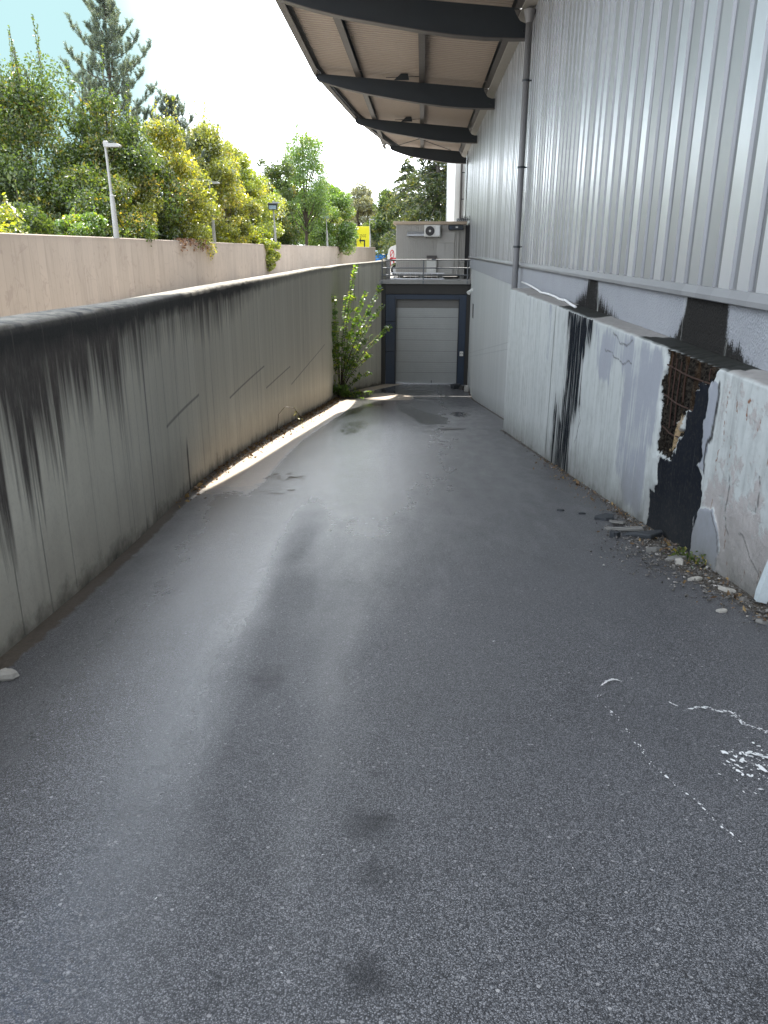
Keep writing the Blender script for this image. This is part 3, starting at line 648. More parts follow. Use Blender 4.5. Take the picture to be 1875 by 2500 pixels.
# ---------------------------------------------------------------- downpipe
dp = thing('downpipe', 'grey steel rainwater downpipe standing against the cladding', 'downpipe', (2.46, 21.4, -4.6))
b = MB(); b.tube([(2.46, 21.4, -4.55), (2.46, 21.4, 5.46)], .082, 16); b.build('pipe', M['flash'], dp, True)
for zz in (.05, 1.95, 3.9):
    b = MB(); b.tube([(2.46, 21.4, zz), (2.46, 21.4, zz + .05)], .092, 16); b.box(2.5, 2.66, 21.38, 21.42, zz + .01, zz + .04); b.build('bracket', M['steel'], dp)
b = MB(); b.tube([(2.46, 21.4, 5.15), (2.46, 21.4, 5.42)], [.085, .15], 16); b.build('funnel', M['flash'], dp)

# ---------------------------------------------------------------- canopy
def edge_x(Y): return float(np.interp(Y, [-8, 0, 8, 15, 17, 22, 32, 41.7, 51.2, 53.5], [-3.9, -3.9, -3.8, -3.66, -3.66, -3.80, -4.02, -3.38, -2.05, -1.6]))
def beam_top(X_): return 5.617 + (2.11 - X_) * .0825
can = thing('canopy', 'deep cantilever canopy on curved dark steel beams, corrugated underside', 'canopy', (BX, 20, 5.0))
DT = .24                                                   # purlin depth
SUN_SLIT = (46.9, 47.3)  # gap added in the deck to throw a thin line of sun below
def deck(ya, yb):
    p = .25; ys_ = []; ribs = []
    q = ya
    while q < yb - 1e-6:
        for dy, up, rb in [(0, 0, 1), (.10, 0, 1), (.125, .045, 0), (.225, .045, 0)]:
            if q + dy <= yb: ys_.append((q + dy, up)); ribs.append(rb)
        q += p
    ys_.append((yb, 0)); ribs.append(1)
    V = []; at = []
    for (yk, up), rb in zip(ys_, ribs):
        e = edge_x(yk)
        for t in (0, .5, 1):
            X_ = 2.36 + (e - .05 - 2.36) * t; V.append((X_, yk, beam_top(X_) + DT + up)); at.append(rb)
        for t in (1, 0):
            X_ = 2.36 + (e - .05 - 2.36) * t; V.append((X_, yk, beam_top(X_) + DT + .12)); at.append(0)
    F = []
    for i in range(len(ys_) - 1):
        for c in range(4): F.append((i * 5 + c, i * 5 + c + 1, (i + 1) * 5 + c + 1, (i + 1) * 5 + c))
    F += [(0, 1, 2, 3, 4), tuple(len(V) - 1 - k for k in range(5))]
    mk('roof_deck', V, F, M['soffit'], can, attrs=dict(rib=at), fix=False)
deck(3.4, SUN_SLIT[0]); deck(SUN_SLIT[1], 53.4)
beamY = [12.2, 22.03, 32.0, 41.73, 51.2]
for by in beamY:
    e = edge_x(by); w = 2.58 - e
    bot = [(2.575, 4.94), (2.1, 4.945), (1.4, 4.965), (.6, 5.03), (-.178, 5.127), (-1.2, 5.285), (-2.235, 5.454), (-3.1, 5.635), (-3.85, 5.83), (-4.05, 5.90), (-4.12, 5.97), (-4.14, 6.05), (-4.10, 6.10), (-3.93, 6.12)]
    # tip ends shift with the canopy's edge
    poly = []
    for (X_, Z_) in bot:
        t = (X_ - 2.575) / (-4.12 - 2.575); Xn = 2.575 + t * (e - 2.575)
        zn = Z_ + (beam_top(Xn) - beam_top(X_)) * (t > .2) * min(1, (t - .2) / .5)
        poly.append((Xn, zn))
    poly += [(2.12, beam_top(2.12)), (2.20, 5.46), (2.30, 5.33), (2.44, 5.275), (2.575, 5.275)]
    b = MB(); b.prism(poly, 'y', by - .07, by + .07); b.build('beam', M['steel'], can)
    b = MB()
    nb = 12
    for i in range(nb):
        (xa, za), (xb, zb) = poly[i], poly[i + 1]
        b.add([(xa, by - .15, za - .012), (xb, by - .15, zb - .012), (xb, by + .15, zb - .012), (xa, by + .15, za - .012),
               (xa, by - .15, za + .008), (xb, by - .15, zb + .008), (xb, by + .15, zb + .008), (xa, by + .15, za + .008)],
              [(0, 3, 2, 1), (4, 5, 6, 7), (0, 1, 5, 4), (2, 3, 7, 6)])
    b.build('beam_flange', M['flange'], can)
    b = MB(); b.tube([(2.42, by - .10, 5.12), (2.42, by + .10, 5.12)], .055, 12); b.build('bolt_plate', M['steel'], can)
ends = [3.4] + beamY + [53.4]
for px_, wd in [(-2.46, .10), (-.13, .10), (2.27, .12)]:
    for a, c in zip(ends[:-1], ends[1:]):
        zt = beam_top(px_) + DT - .004; b = MB()
        y1, y2 = a + (.08 if a > 4 else 0), c - (.08 if c < 53 else 0)
        b.box(px_ - wd, px_ + wd, y1, y2, zt - DT, zt - DT + .012, 1); b.box(px_ - .008, px_ + .008, y1, y2, zt - DT + .012, zt); b.box(px_ - wd, px_ + wd, y1, y2, zt - .012, zt - .001)
        b.build('purlin', [M['steel'], M['flange']], can)
for a, c in zip(ends[:-1], ends[1:]):
    b = MB(); k = 10
    for i in range(k):
        ya, yb = a + (c - a) * i / k, a + (c - a) * (i + 1) / k; xa, xb = edge_x(ya), edge_x(yb)
        za, zb = beam_top(xa), beam_top(xb)
        for (o1, o2, h1, h2, mi) in [(-.10, -.085, -.03, .40, 0), (-.085, .10, -.03, -.018, 1), (-.0, .14, .20, .235, 0)]:
            b.add([(xa + o1, ya, za + h1), (xa + o2, ya, za + h1), (xb + o2, yb, zb + h1), (xb + o1, yb, zb + h1),
                   (xa + o1, ya, za + h2), (xa + o2, ya, za + h2), (xb + o2, yb, zb + h2), (xb + o1, yb, zb + h2)],
                  [(0, 1, 2, 3), (7, 6, 5, 4), (0, 4, 5, 1), (1, 5, 6, 2), (2, 6, 7, 3), (3, 7, 4, 0)], mi)
    b.build('edge_channel', [M['steel'], M['flange']], can)
# cross bracing in the far bay, and small hangers on two beams
b = MB(); zz = beam_top(-1) + .02
b.tube([(-2.9, 41.9, beam_top(-2.9)), (1.6, 51.0, beam_top(1.6))], .02, 6); b.tube([(1.6, 41.9, beam_top(1.6)), (-1.6, 51.0, beam_top(-1.6))], .02, 6); b.build('brace', M['steel'], can)
for by in (32.0, 41.73):
    b = MB(); X_ = -.85; zt = beam_top(X_)
    b.prism([(X_ - .3, zt + .02), (X_ + .25, zt + .02), (X_ + .2, zt + .22), (X_ - .05, zt + .22)], 'y', by - .19, by - .09); b.tube([(X_ - .6, by - .14, zt + .1), (X_ + .8, by - .14, zt + .14)], .012, 5); b.build('hanger', M['steel'], can)

# ---------------------------------------------------------------- peeling ledge wall on the right
ys = np.concatenate([np.arange(-8, 4, .25), np.arange(4, 8.6, .02), np.arange(8.6, 13.4, .03), np.arange(13.4, 19.56, .08)])
E_ = [(7.63, -.86), (6.31, -.86), (6.38, -1.04), (6.68, -1.04), (6.8, -1.32), (6.93, -1.37), (7.11, -1.54), (6.93, -1.59), (7.15, -1.87), (7.54, -1.89), (7.56, -1.53), (7.58, -1.13)]
B_ = [(6.68, -1.0), (6.47, -1.06), (6.47, -1.23), (6.4, -1.59), (6.55, -1.76), (6.35, -1.9), (6.33, -2.07), (6.4, -2.26), (6.33, -2.8), (7.60, -2.85), (7.58, -2.36), (7.42, -2.14), (7.44, -1.96), (7.14, -1.9), (6.95, -1.73), (6.88, -1.51), (6.81, -1.3)]
PEEL = [(7.64, -1.93), (7.4, -1.94), (7.42, -2.13), (7.6, -2.3), (7.61, -2.66), (7.70, -2.66), (7.73, -2.09)]
STRIP = [(6.44, -1.05), (6.24, -.97), (6.2, -1.18), (6.19, -1.44), (6.29, -1.63), (6.29, -1.76), (6.47, -1.78), (6.45, -1.48), (6.46, -1.23)]
PATCH = [(6.35, -2.1), (5.98, -2.0), (5.84, -2.13), (5.8, -2.31), (5.8, -2.7), (6.25, -2.75), (6.33, -2.45)]
GREY = [(7.85, -.85), (7.56, -1.04), (7.56, -1.89), (7.73, -1.97), (7.66, -2.8), (8.44, -2.7), (9.04, -2.5), (9.0, -2.08), (8.94, -1.37), (9.44, -1.31), (9.52, -1.64), (10.34, -1.59), (10.61, -.85), (8.83, -.8)]
S1 = [(12.31, -.8), (10.61, -.8), (10.6, -1.0), (10.97, -1.28), (11.18, -1.48), (11.05, -2.09), (11.36, -2.42), (11.5, -2.72), (11.27, -3.4), (13.0, -3.6), (12.91, -2.6), (12.88, -2.29), (12.55, -2.32), (12.32, -2.48), (12.2, -1.89), (12.2, -1.21)]
LT = -.875
rows = 150; Z = []; 
q = np.linspace(0, 1, rows); base = ramp_z(ys) - .2
YY = np.repeat(ys[None, :], rows, 0); ZZ = base[None, :] + (LT - .02 - base[None, :]) * q[:, None]
wy = YY + (fbm(YY * 5, ZZ * 5, 21, 6) - .5) * .2; wz = ZZ + (fbm(YY * 5, ZZ * 5, 22, 6) - .5) * .2
ex = smooth01(sdist(wy, wz, E_), .045, -.045); bl = smooth01(sdist(wy, wz, B_), .09, -.05); pe = smooth01(sdist(wy, wz, PEEL), .03, -.02)
s1 = .76 * smooth01(sdist(wy, wz, S1), .22, -.22) * (1 - .22 * smooth01(ZZ, -1.5, -2.4))
bl2 = np.maximum(1.25 * bl * (1 - pe) * np.where(ex > .5, smooth01(YY, 6.62, 6.5) + 0.0, 1), s1)
strip = smooth01(sdist(wy, wz, STRIP), .02, -.01); patch = smooth01(sdist(wy, wz, PATCH), .02, -.01)
gr = np.maximum.reduce([.62 * smooth01(sdist(wy, wz, GREY), .2, -.2), .85 * strip, .85 * patch, .55 * smooth01(np.abs(YY - 13.9), .25, .1) * smooth01(ZZ, -1.95, -1.8), .45 * smooth01(np.abs(YY - 16.1), .5, .2) * smooth01(ZZ, -2.1, -1.6), .42 * smooth01(np.abs(YY - 4.2), .6, .3)])
rend = (.75 * smooth01(YY, 6.35, 6.1)) * (1 - strip) * (1 - patch) * (.55 + .45 * smooth01(ZZ, -1.5, -2.1)); rend = np.maximum(rend, .9 * smooth01(ZZ - base[None, :] , .55, .2) * smooth01(YY, 6.0, 5.6))
crk = np.zeros_like(YY); rust = np.zeros_like(YY)
CR = [[(6.22, -.97), (6.2, -1.18), (6.19, -1.44), (6.29, -1.53), (6.3, -1.63), (6.29, -1.76)], [(5.79, -1.65), (5.76, -1.77), (5.78, -1.87), (5.72, -2.01), (5.64, -2.05)], [(5.99, -2.02), (5.85, -2.13), (5.78, -2.31), (5.79, -2.5)],
      [(9.6, -.92), (9.2, -1.05), (8.9, -1.0), (8.75, -.95)], [(9.9, -1.18), (9.1, -1.22), (8.7, -1.2)], [(11.4, -1.9), (10.9, -2.3), (11.2, -2.7)], [(5.3, -1.5), (5.28, -1.72)], [(5.45, -2.0), (5.1, -2.15), (4.9, -2.3)]]
for c, wd in zip(CR, [.014, .004, .004, .003, .002, .004, .002, .002]): crk = np.maximum(crk, (1 if wd > .01 else .75) * smooth01(sdist(wy * .6 + YY * .4, wz * .6 + ZZ * .4, c, False), wd + .012, wd * .4))
for c, wd in [([(6.04, -1.03), (6.03, -1.45), (6.01, -1.7)], .012), ([(5.88, -1.03), (5.87, -1.16)], .02), ([(5.68, -1.02), (5.67, -1.14)], .03), ([(5.87, -1.38), (5.87, -1.6)], .012), ([(6.06, -1.93), (6.06, -2.0)], .02), ([(5.72, -2.03), (5.72, -2.2)], .02), ([(5.4, -1.05), (5.4, -1.16)], .02),
              ([(5.6, -2.3), (5.6, -2.5)], .02), ([(5.35, -2.2), (5.35, -2.45)], .02), ([(5.1, -2.1), (5.1, -2.4)], .025), ([(5.85, -2.4), (5.85, -2.55)], .018), ([(5.2, -1.35), (5.2, -1.42)], .015)]:
    rust = np.maximum(rust, .62 * smooth01(sdist(wy, wz, c, False), wd * .7 + .008, wd * .1))
och = .62 * smooth01(sdist(wy, wz, [(7.0, -1.38), (6.9, -1.4), (6.98, -1.6), (7.1, -1.8), (7.28, -1.82), (7.15, -1.6)]), .06, -.05)
XX = ledge_x(YY)
dep = .042 * ex + .02 * bl * (1 - ex) * (1 - pe) + .010 * rend - .004 * strip - .008 * patch - .006 * pe
edgy = 4 * (ex * (1 - ex) + .6 * bl * (1 - bl)); dep = dep + .05 * (fbm(YY * 14, ZZ * 14, 37) - .45) * edgy
dep = dep + (.03 * (fbm(YY * 11, ZZ * 11, 31) - .5) + .022 * np.sin(YY * 2 * math.pi / .13)) * ex + .022 * (fbm(YY * 9, ZZ * 9, 33) - .5) * rend + 0.0 * crk + .012 * (fbm(YY * 2.2, ZZ * 2.2, 35) - .5)
XX = XX + dep + .02 * smooth01(rust, .5, 1)
lay = [np.stack([XX.ravel(), YY.ravel(), ZZ.ravel()], 1)]
atts = dict(black=[bl2.ravel()], exposed=[ex.ravel()], grey=[gr.ravel()], render=[rend.ravel()], crack=[crk.ravel()], rust=[rust.ravel()], ochre=[och.ravel()], hb=[(ZZ - ramp_z(YY)).ravel()], cap=[np.zeros(YY.size)], soot=[np.zeros(YY.size)])
tops = 9
for k in range(tops):
    t = k / (tops - 1); xx = (XX[-1] + .012) * (1 - t) + (BX - .004) * t; e = fbm(ys * 7, np.full_like(ys, k * 1.7), 41)
    zz = LT - .004 + .012 * t + (e - .5) * .03 * (1 - .5 * t) + (-.05 * ex[-1] * (1 - t)) * .5
    zz = zz - .05 * smooth01(fbm(ys * 5, np.full_like(ys, 3.0), 47), .58, .7) * smooth01(ys, 13.2, 14) * (1 - t)
    lay.append(np.stack([xx, ys, zz], 1))
    sx = sdist(ys, xx, [(8.7, 2.2), (6.1, 2.2), (6.1, 2.8), (8.3, 2.8)]); s2 = sdist(ys, xx, [(13.2, 2.1), (10.7, 2.1), (11.2, 2.8), (13.6, 2.8)])
    so = np.maximum(smooth01(sx, .1, -.12), .95 * smooth01(s2, .15, -.2)); so = np.maximum(so, .45 * t ** 3)
    for nm in atts: atts[nm].append(np.zeros_like(ys) if nm not in ('cap', 'soot', 'hb') else np.full_like(ys, 1.0 if k else .6) if nm == 'cap' else so if nm == 'soot' else np.full_like(ys, 3.0))
m_ = len(ys); R_ = rows + tops; i = np.arange(R_ - 1)[:, None] * m_ + np.arange(m_ - 1)[None, :]
F = np.stack([i, i + 1, i + m_ + 1, i + m_], -1).reshape(-1, 4).tolist()
V = np.concatenate(lay); k0 = len(V)
endc = [k * m_ + m_ - 1 for k in range(R_)]
V = np.concatenate([V, [[BX + .01, ys[-1], base[-1]]]]); F.append(endc + [k0])
for nm in atts: atts[nm].append(np.array([0.0]))
lw = thing('ledge_wall', 'low projecting concrete wall with peeling pale paint and black leak stains, right of the ramp', 'wall', (2.4, 8, -2.7))
o = mk('plastered_face', V, F, M['ledge'], lw, smooth=True, attrs={k_: np.concatenate(a) for k_, a in atts.items()}, fix=False)
for (ya, yb, zz) in [(7.56, 6.42, -1.035), (7.56, 6.76, -1.32), (7.5, 7.0, -1.62)]:
    b = MB(); b.tube([(float(ledge_x((ya + (yb - ya) * t))) + .022 + .006 * math.sin(9 * t), ya + (yb - ya) * t, zz - .015 * math.sin(3 * t)) for t in np.linspace(0, 1, 9)], .007, 6); b.build('rebar', M['rust'], lw)
for yv, za, zb in [(7.45, -.93, -1.4), (7.33, -.95, -1.6), (7.2, -.96, -1.55), (7.05, -.97, -1.3), (6.5, -.92, -1.02)]:
    b = MB(); b.tube([(float(ledge_x(yv)) + .03, yv, za), (float(ledge_x(yv)) + .028, yv + .01, (za + zb) / 2), (float(ledge_x(yv)) + .032, yv, zb)], .006, 6); b.build('rebar', M['rust'], lw)
b = MB()
cp = [(2.60, 21.0, -.79), (2.60, 19.8, -.80), (2.56, 18.6, -.81), (2.58, 17.8, -.845), (2.52, 17.0, -.85), (2.55, 16.2, -.838), (2.57, 15.4, -.85), (2.52, 14.7, -.85), (2.54, 14.2, -.84), (2.47, 13.3, -.85), (2.46, 12.8, -.86)]
b.tube(cp, .022, 8); o = b.build('cable_conduit', M['white'], None, True); tag(o, 'thin white conduit lying along the top of the peeling ledge', 'conduit')

# ---------------------------------------------------------------- dock with sectional door
dk = thing('loading_dock', 'dock front with grey sectional door and dark blue frame at the ramp foot', 'loading dock', (.2, DY, -7.2))
ZF = float(ramp_z(DY))
b = MB(); b.box(-2.6, -1.95, DY + .05, DY + 1.2, ZF - .4, G0 - .2); b.box(2.42, BX + .1, DY + .05, DY + 1.2, ZF - .4, G0 - .2); b.box(-1.95, 2.42, DY + .75, DY + 1.2, ZF - .4, G0 - .2); b.build('back_wall', M['concrete_dark'], dk)
b = MB(); b.box(-1.97, 2.5, DY - .02, DY + .75, -2.29, -1.77, 0, .015); b.build('lintel', M['concrete_dark'], dk)
b = MB()
zz = [ZF - .05, -5.35, -3.75, -2.30]
for a, c in zip(zz[:-1], zz[1:]): b.box(-1.93, -1.43, DY + .02, DY + .1, a + .012, c - .012, 0, .01)
b.box(2.07, 2.44, DY + .02, DY + .1, ZF - .05, -2.3, 0, .01); b.box(-1.43, 2.07, DY + .03, DY + .12, -2.56, -2.3, 0, .008)
b.build('frame', M['bluedark'], dk)
for xa_, xb_ in ((-1.43, -1.36), (2.03, 2.07)):
    b = MB(); b.box(xa_, xb_, DY + .0, DY + .26, ZF, -2.5); b.build('door_guide', M['steel'], dk)
door = MB()
cuts = [1180, 1255, 1338, 1440, 1540, 1640, 1740, 1835, 1930]; top, bot = -2.56, ZF + .06
zc = [top + (c - 1180) / 750 * (bot - top) for c in cuts]
dobj = None
for i, (a, c) in enumerate(zip(zc[:-1], zc[1:])):
    b = MB(); nr = 5; dark = i in (0,)
    for r in range(nr):
        u = a + (c - a) * r / nr; v = a + (c - a) * (r + 1) / nr
        top_in = .006 if r == 0 else .0015; bot_in = .006 if r == nr - 1 else .0015
        if i in (0, 7): top_in = bot_in = .006 if r in (0, nr - 1) else 0
        b.add([(-1.37, DY + .212, u - top_in), (2.04, DY + .212, u - top_in), (2.04, DY + .2, u - top_in - .003), (-1.37, DY + .2, u - top_in - .003),
               (-1.37, DY + .2, v + bot_in + .003), (2.04, DY + .2, v + bot_in + .003), (2.04, DY + .212, v + bot_in), (-1.37, DY + .212, v + bot_in)], [(0, 1, 2, 3), (3, 2, 5, 4), (4, 5, 6, 7)])
    b.box(-1.37, 2.04, DY + .212, DY + .25, c + .007, a - .007)
    o = b.build('door_section', M['doordark' if dark else 'doorgrey'], dk)
    if dark: o['label'] = 'darker grey-brown top door section'
b = MB(); b.box(-1.37, 2.04, DY + .19, DY + .26, ZF + .02, ZF + .055); b.build('bottom_seal', M['galv'], dk)
b = MB(); b.box(.62, .66, DY + .17, DY + .2, ZF + .06, ZF + .2); b.build('handle', M['steel'], dk)
cb = thing('control_box', 'small white control box on the dark blue door frame', 'control box', (2.25, DY, -5.45))
b = MB(); b.box(2.16, 2.36, DY - .08, DY + .02, -5.56, -5.32, 0, .012); b.build('housing', M['acwhite'], cb)
for q in (-.045, .045):
    b = MB(); b.tube([(2.26 + q, DY - .095, -5.42), (2.26 + q, DY - .078, -5.42)], .02, 10); b.build('button', M['black'], cb)

# slab over the dock and its railing
b = MB(); b.box(-2.35, 2.6, DY - .12, DY + 1.4, -1.76, G0 + .006, 0, .01); o = b.build('deck_slab', M['concrete']); tag(o, 'grey concrete slab edge above the loading door, below the railing', 'slab')
gr_ = thing('guard_rail', 'grey steel three-bar railing along the slab above the dock door', 'railing', (.1, DY, G0))
for px_ in (-2.13, .08, 2.44):
    b = MB(); b.tube([(px_, DY - .02, G0 - .12), (px_, DY - .02, -.5)], .032, 8); b.box(px_ - .04, px_ + .04, DY - .14, DY - .12, -1.74, -1.58); b.build('post', M['rail'], gr_)
for zz in (-.52, -.94, -1.30):
    b = MB(); b.tube([(-2.13, DY - .02, zz - .01), (2.55, DY - .02, zz + .012)], .03, 8); b.build('bar', M['rail'], gr_)
ld = thing('ladder', 'aluminium ladder lying on its side behind the railing', 'ladder', (-.1, DY + .5, G0))
for zz in (-1.51, -1.21):
    b = MB(); b.box(-1.95, 1.22, DY + .47, DY + .53, zz - .028, zz + .028, 0, .006); b.build('side_rail', M['alu'], ld)
for i in range(11):
    b = MB(); X_ = -1.78 + i * .29; b.tube([(X_, DY + .5, -1.5), (X_, DY + .5, -1.22)], .016, 8); b.build('rung', M['alu'], ld)

# ---------------------------------------------------------------- plant hut on the slab
HY = 45.3
hut = thing('plant_hut', 'beige ribbed plant cabin with patched panels standing above the dock', 'cabin', (.45, HY + 1.5, G0))
b = MB(); q = -1.47
b.box(-1.47, 2.36, HY + .02, HY + 3.0, -1.36, 1.3)
while q < 2.33:
    b.prism([(q + .008, HY + .02), (q + .016, HY), (q + .08, HY), (q + .088, HY + .02)], 'z', -1.36, 1.3); q += .096
b.build('wall', M['hut'], hut)
b = MB(); b.box(-1.62, 2.42, HY - .1, HY + 3.1, 1.3, 1.46, 0, .02); b.build('roof', M['hutroof'], hut)
b = MB(); b.box(.84, 1.78, HY - .03, HY, .35, .9, 0, .008); b.box(.80, 1.25, HY - .028, HY, -.95, .34, 0, .006); b.box(1.262, 1.76, HY - .028, HY, -.95, .34, 0, .006); b.box(.84, 1.72, HY - .036, HY - .004, -1.32, -.96, 0, .006); b.build('patch_panel', M['hut2'], hut)
b = MB(); b.prism([(HY, .93), (HY - .22, .80), (HY - .22, .70), (HY, .70)], 'x', -.86, .07); b.build('vent_hood', M['galv'], hut)
for X_ in (-1.35, -.2, .95, 2.1):
    for ya_ in (.15, 2.4):
        b = MB(); b.box(X_, X_ + .25, HY + ya_, HY + ya_ + .35, G0, -1.36); b.build('block_foot', M['concrete'], hut)
b = MB(); b.box(2.362, 2.63, HY + .1, HY + 2.9, G0, 1.29); b.build('gap_shade_block', M['black'], hut)  # black block added so the gap beside the cladding stays dark
ac = thing('air_conditioner', 'white outdoor air conditioner with round black fan on the cabin wall', 'air conditioner', (.52, HY - .3, .66))
b = MB(); b.box(.09, .97, HY - .34, HY - .04, .66, 1.27, 0, .02); b.build('casing', M['acwhite'], ac)
b = MB(); b.tube([(.40, HY - .355, .96), (.40, HY - .338, .96)], .25, 28); b.build('fan_grille', M['acgrille'], ac)
b = MB(); b.tube([(.40, HY - .375, .96), (.40, HY - .35, .96)], .06, 16); b.build('fan_hub', M['acwhite'], ac)
b = MB(); b.box(.70, .93, HY - .348, HY - .338, .72, 1.22, 0, .004); b.build('side_panel', M['white'], ac)
for X_ in (.2, .86):
    b = MB(); b.box(X_, X_ + .04, HY - .3, HY, .62, .657); b.build('bracket', M['steel'], ac)
ec = thing('meter_cabinet', 'pale grey meter cabinet with dark sloping hood on the cabin wall', 'cabinet', (.53, HY - .2, -1.2))
b = MB(); b.box(.26, .80, HY - .22, HY - .03, -1.22, -.56, 0, .012); b.build('door', M['acwhite'], ec)
b = MB(); b.prism([(HY - .03, -.32), (HY - .10, -.32), (HY - .27, -.53), (HY - .27, -.558), (HY - .03, -.558)], 'x', .25, .82); b.build('hood', M['flange'], ec)
for X_ in (.45, .55):
    b = MB(); b.box(X_, X_ + .03, HY - .228, HY - .218, -1.14, -1.04); b.build('label_plate', M['white'], ec)
fl = thing('floodlight', 'wide black floodlight unit under the cabin roof beside the cladding', 'floodlight', (1.8, HY - .1, 1.05))
b = MB(); b.box(1.42, 2.22, HY - .26, HY - .06, 1.02, 1.28, 0, .02); b.build('housing', M['steel'], fl)
b = MB(); b.box(1.47, 1.62, HY - .268, HY - .258, 1.06, 1.2); b.build('blue_lens', M['bluedark'], fl)
b = MB(); b.box(1.8, 1.93, HY - .3, HY - .262, 1.12, 1.2, 0, .01); b.build('bulb', M['white'], fl)
b = MB(); b.tube([(1.98, HY - .06, -1.3), (1.98, HY - .06, .95)], .025, 8); o = b.build('conduit', M['hut2']); tag(o, 'vertical pale conduit running down the cabin wall right of the patched panels', 'conduit')
b = MB(); rr = random.Random(3)
for k in range(5):
    p0 = Vector((1.9 + .1 * k, HY - .15, 1.5)); b.tube([p0, p0 + Vector((.06, -.05, .1 + .02 * k)), p0 + Vector((.2 + rr.uniform(0, .1), 0, .03)), p0 + Vector((.25, .05, .25))], .018, 6)
b.tube([(2.35, HY + .1, 1.5), (2.38, HY + 1, 2.2), (2.42, HY + 1.5, 3.6), (2.44, HY + 2, 5.2)], .022, 6)
o = b.build('cable_bundle', M['black']); tag(o, 'tangle of black cables on the cabin roof running up beside the cladding', 'cables')
b = MB(); b.box(1.85, 2.5, HY - .05, HY + .25, 1.465, 1.62, 0, .02); o = b.build('cable_box', M['galv']); tag(o, 'small grey junction box under the cables on the cabin roof corner', 'junction box')
# lamp, grille and little box on the right-hand wall
sp = thing('wall_spotlight', 'small white spotlight on the right wall below the slab edge', 'spotlight', (2.6, 41.6, -2.05))
b = MB(); b.tube([(2.56, 41.55, -1.98), (2.42, 41.4, -2.12)], [.05, .11], 12); b.build('head', M['white'], sp)
b = MB(); b.box(2.54, BX + .015, 41.5, 41.64, -2.03, -1.9); b.build('arm', M['white'], sp)
vg = thing('wall_vent', 'dark louvred vent grille in the right wall next to the dock', 'vent', (2.64, 40.8, -3.0))
b = MB()
for k in range(9): b.box(BX - .01, BX + .012, 40.45, 41.1, -3.28 + k * .07, -3.245 + k * .07)
b.build('slats', M['flange'], vg)
b = MB(); b.box(BX - .004, BX + .012, 40.42, 41.13, -3.31, -2.62); b.build('backing', M['black'], vg)
b = MB(); b.box(2.38, 2.6, 41.0, 41.3, float(ramp_z(41)) - .01, float(ramp_z(41)) + .3, 0, .02); o = b.build('utility_box', M['hut2']); tag(o, 'little pale box on the ground in the corner right of the dock door', 'box')

# ---------------------------------------------------------------- building beyond the cladding
wb = thing('white_annexe', 'tall white metal-clad annexe behind the plant cabin', 'building', (2.6, 56, G0))
b = MB(); b.box(2.06, 12, 55, 75, G0, 9.0); q = 2.06
while q < 3.6: b.box(q + .02, q + .26, 54.965, 55, G0, 9.0); q += .30
b.build('wall', M['white'], wb)
b = MB(); b.tube([(2.46, 54.87, G0), (2.46, 54.87, 9)], .07, 10); b.build('downpipe', M['flange'], wb)
b = MB(); b.tube([(2.9, 54.5, G0), (2.9, 54.5, 8.4)], .04, 8)
for zz in np.arange(1.5, 8.2, 1.6): b.box(2.46, 2.9, 54.47, 54.53, zz, zz + .05)
b.build('cable_ladder', M['steel'], wb)

# ---------------------------------------------------------------- lamp posts on the outer wall
LG = 'lamp posts along the pinkish wall'
lpos = [24.0, 36.8, 52.0, 66.0, 79.0]
llab = ['leaning grey lamp post, the nearest and tallest on the pinkish wall', 'grey lamp post second along the wall, without any floodlight', 'lamp post carrying the larger floodlight, third along the wall',
        'lamp post carrying the smaller far floodlight, beside the bright green willow', 'thin far lamp post just right of the yellow sign']
lamp = thing('lamp_post', llab[0], 'lamp post', (-9.12, 24.0, .3), LG)
b = MB(); lx, ly, lz = -9.12, 24.0, .30
b.tube([(lx, ly, lz - .02), (lx - .012, ly, lz + .9), (lx - .02, ly, lz + 1.15)], [.082, .072, .06], 12); b.build('lower_post', M['lampgrey'], lamp)
b = MB(); b.tube([(lx - .02, ly, lz + 1.15), (lx - .028, ly, lz + 1.2), (lx - .06, ly, lz + 2.5)], [.066, .04, .034], 12); b.build('upper_post', M['lampgrey'], lamp)
b = MB(); b.box(lx - .1, lx + .02, ly - .06, ly + .06, lz + 2.45, lz + 2.62, 0, .015); b.prism([(lx - .1, lz + 2.56), (lx + .30, lz + 2.55), (lx + .40, lz + 2.50), (lx + .38, lz + 2.46), (lx - .02, lz + 2.46)], 'y', ly - .09, ly + .09); b.build('lamp_head', M['lampgrey'], lamp)
for Y_, lab in list(zip(lpos, llab))[1:]: dup(lamp, (outer_x(Y_) - .12 if Y_ < 78 else -5.05, Y_, outer_t(Y_)), lab)
for Y_, sc, lab in [(52.0, 1.0, 'black-topped floodlight on the third lamp post'), (66.0, 1.0, 'black-topped floodlight on the far lamp post by the willow')]:
    X_ = outer_x(Y_) - .16; Z_ = outer_t(Y_) + 2.05
    f = thing('floodlight', lab, 'floodlight', (X_, Y_ - .15, Z_), 'floodlights on the lamp posts')
    b = MB(); b.box(X_ - .28, X_ + .28, Y_ - .36, Y_ - .1, Z_ + .02, Z_ + .3, 0, .02); b.box(X_ - .3, X_ + .3, Y_ - .4, Y_ - .08, Z_ + .3, Z_ + .42, 0, .02); b.build('housing', M['steel'], f)
    b = MB(); b.box(X_ - .22, X_ + .22, Y_ - .372, Y_ - .358, Z_ + .05, Z_ + .28); b.build('glass', M['lens'], f)
    b = MB(); b.box(X_ - .05, X_ + .05, Y_ - .1, Y_ - .02, Z_ + .1, Z_ + .3); b.build('bracket', M['steel'], f)

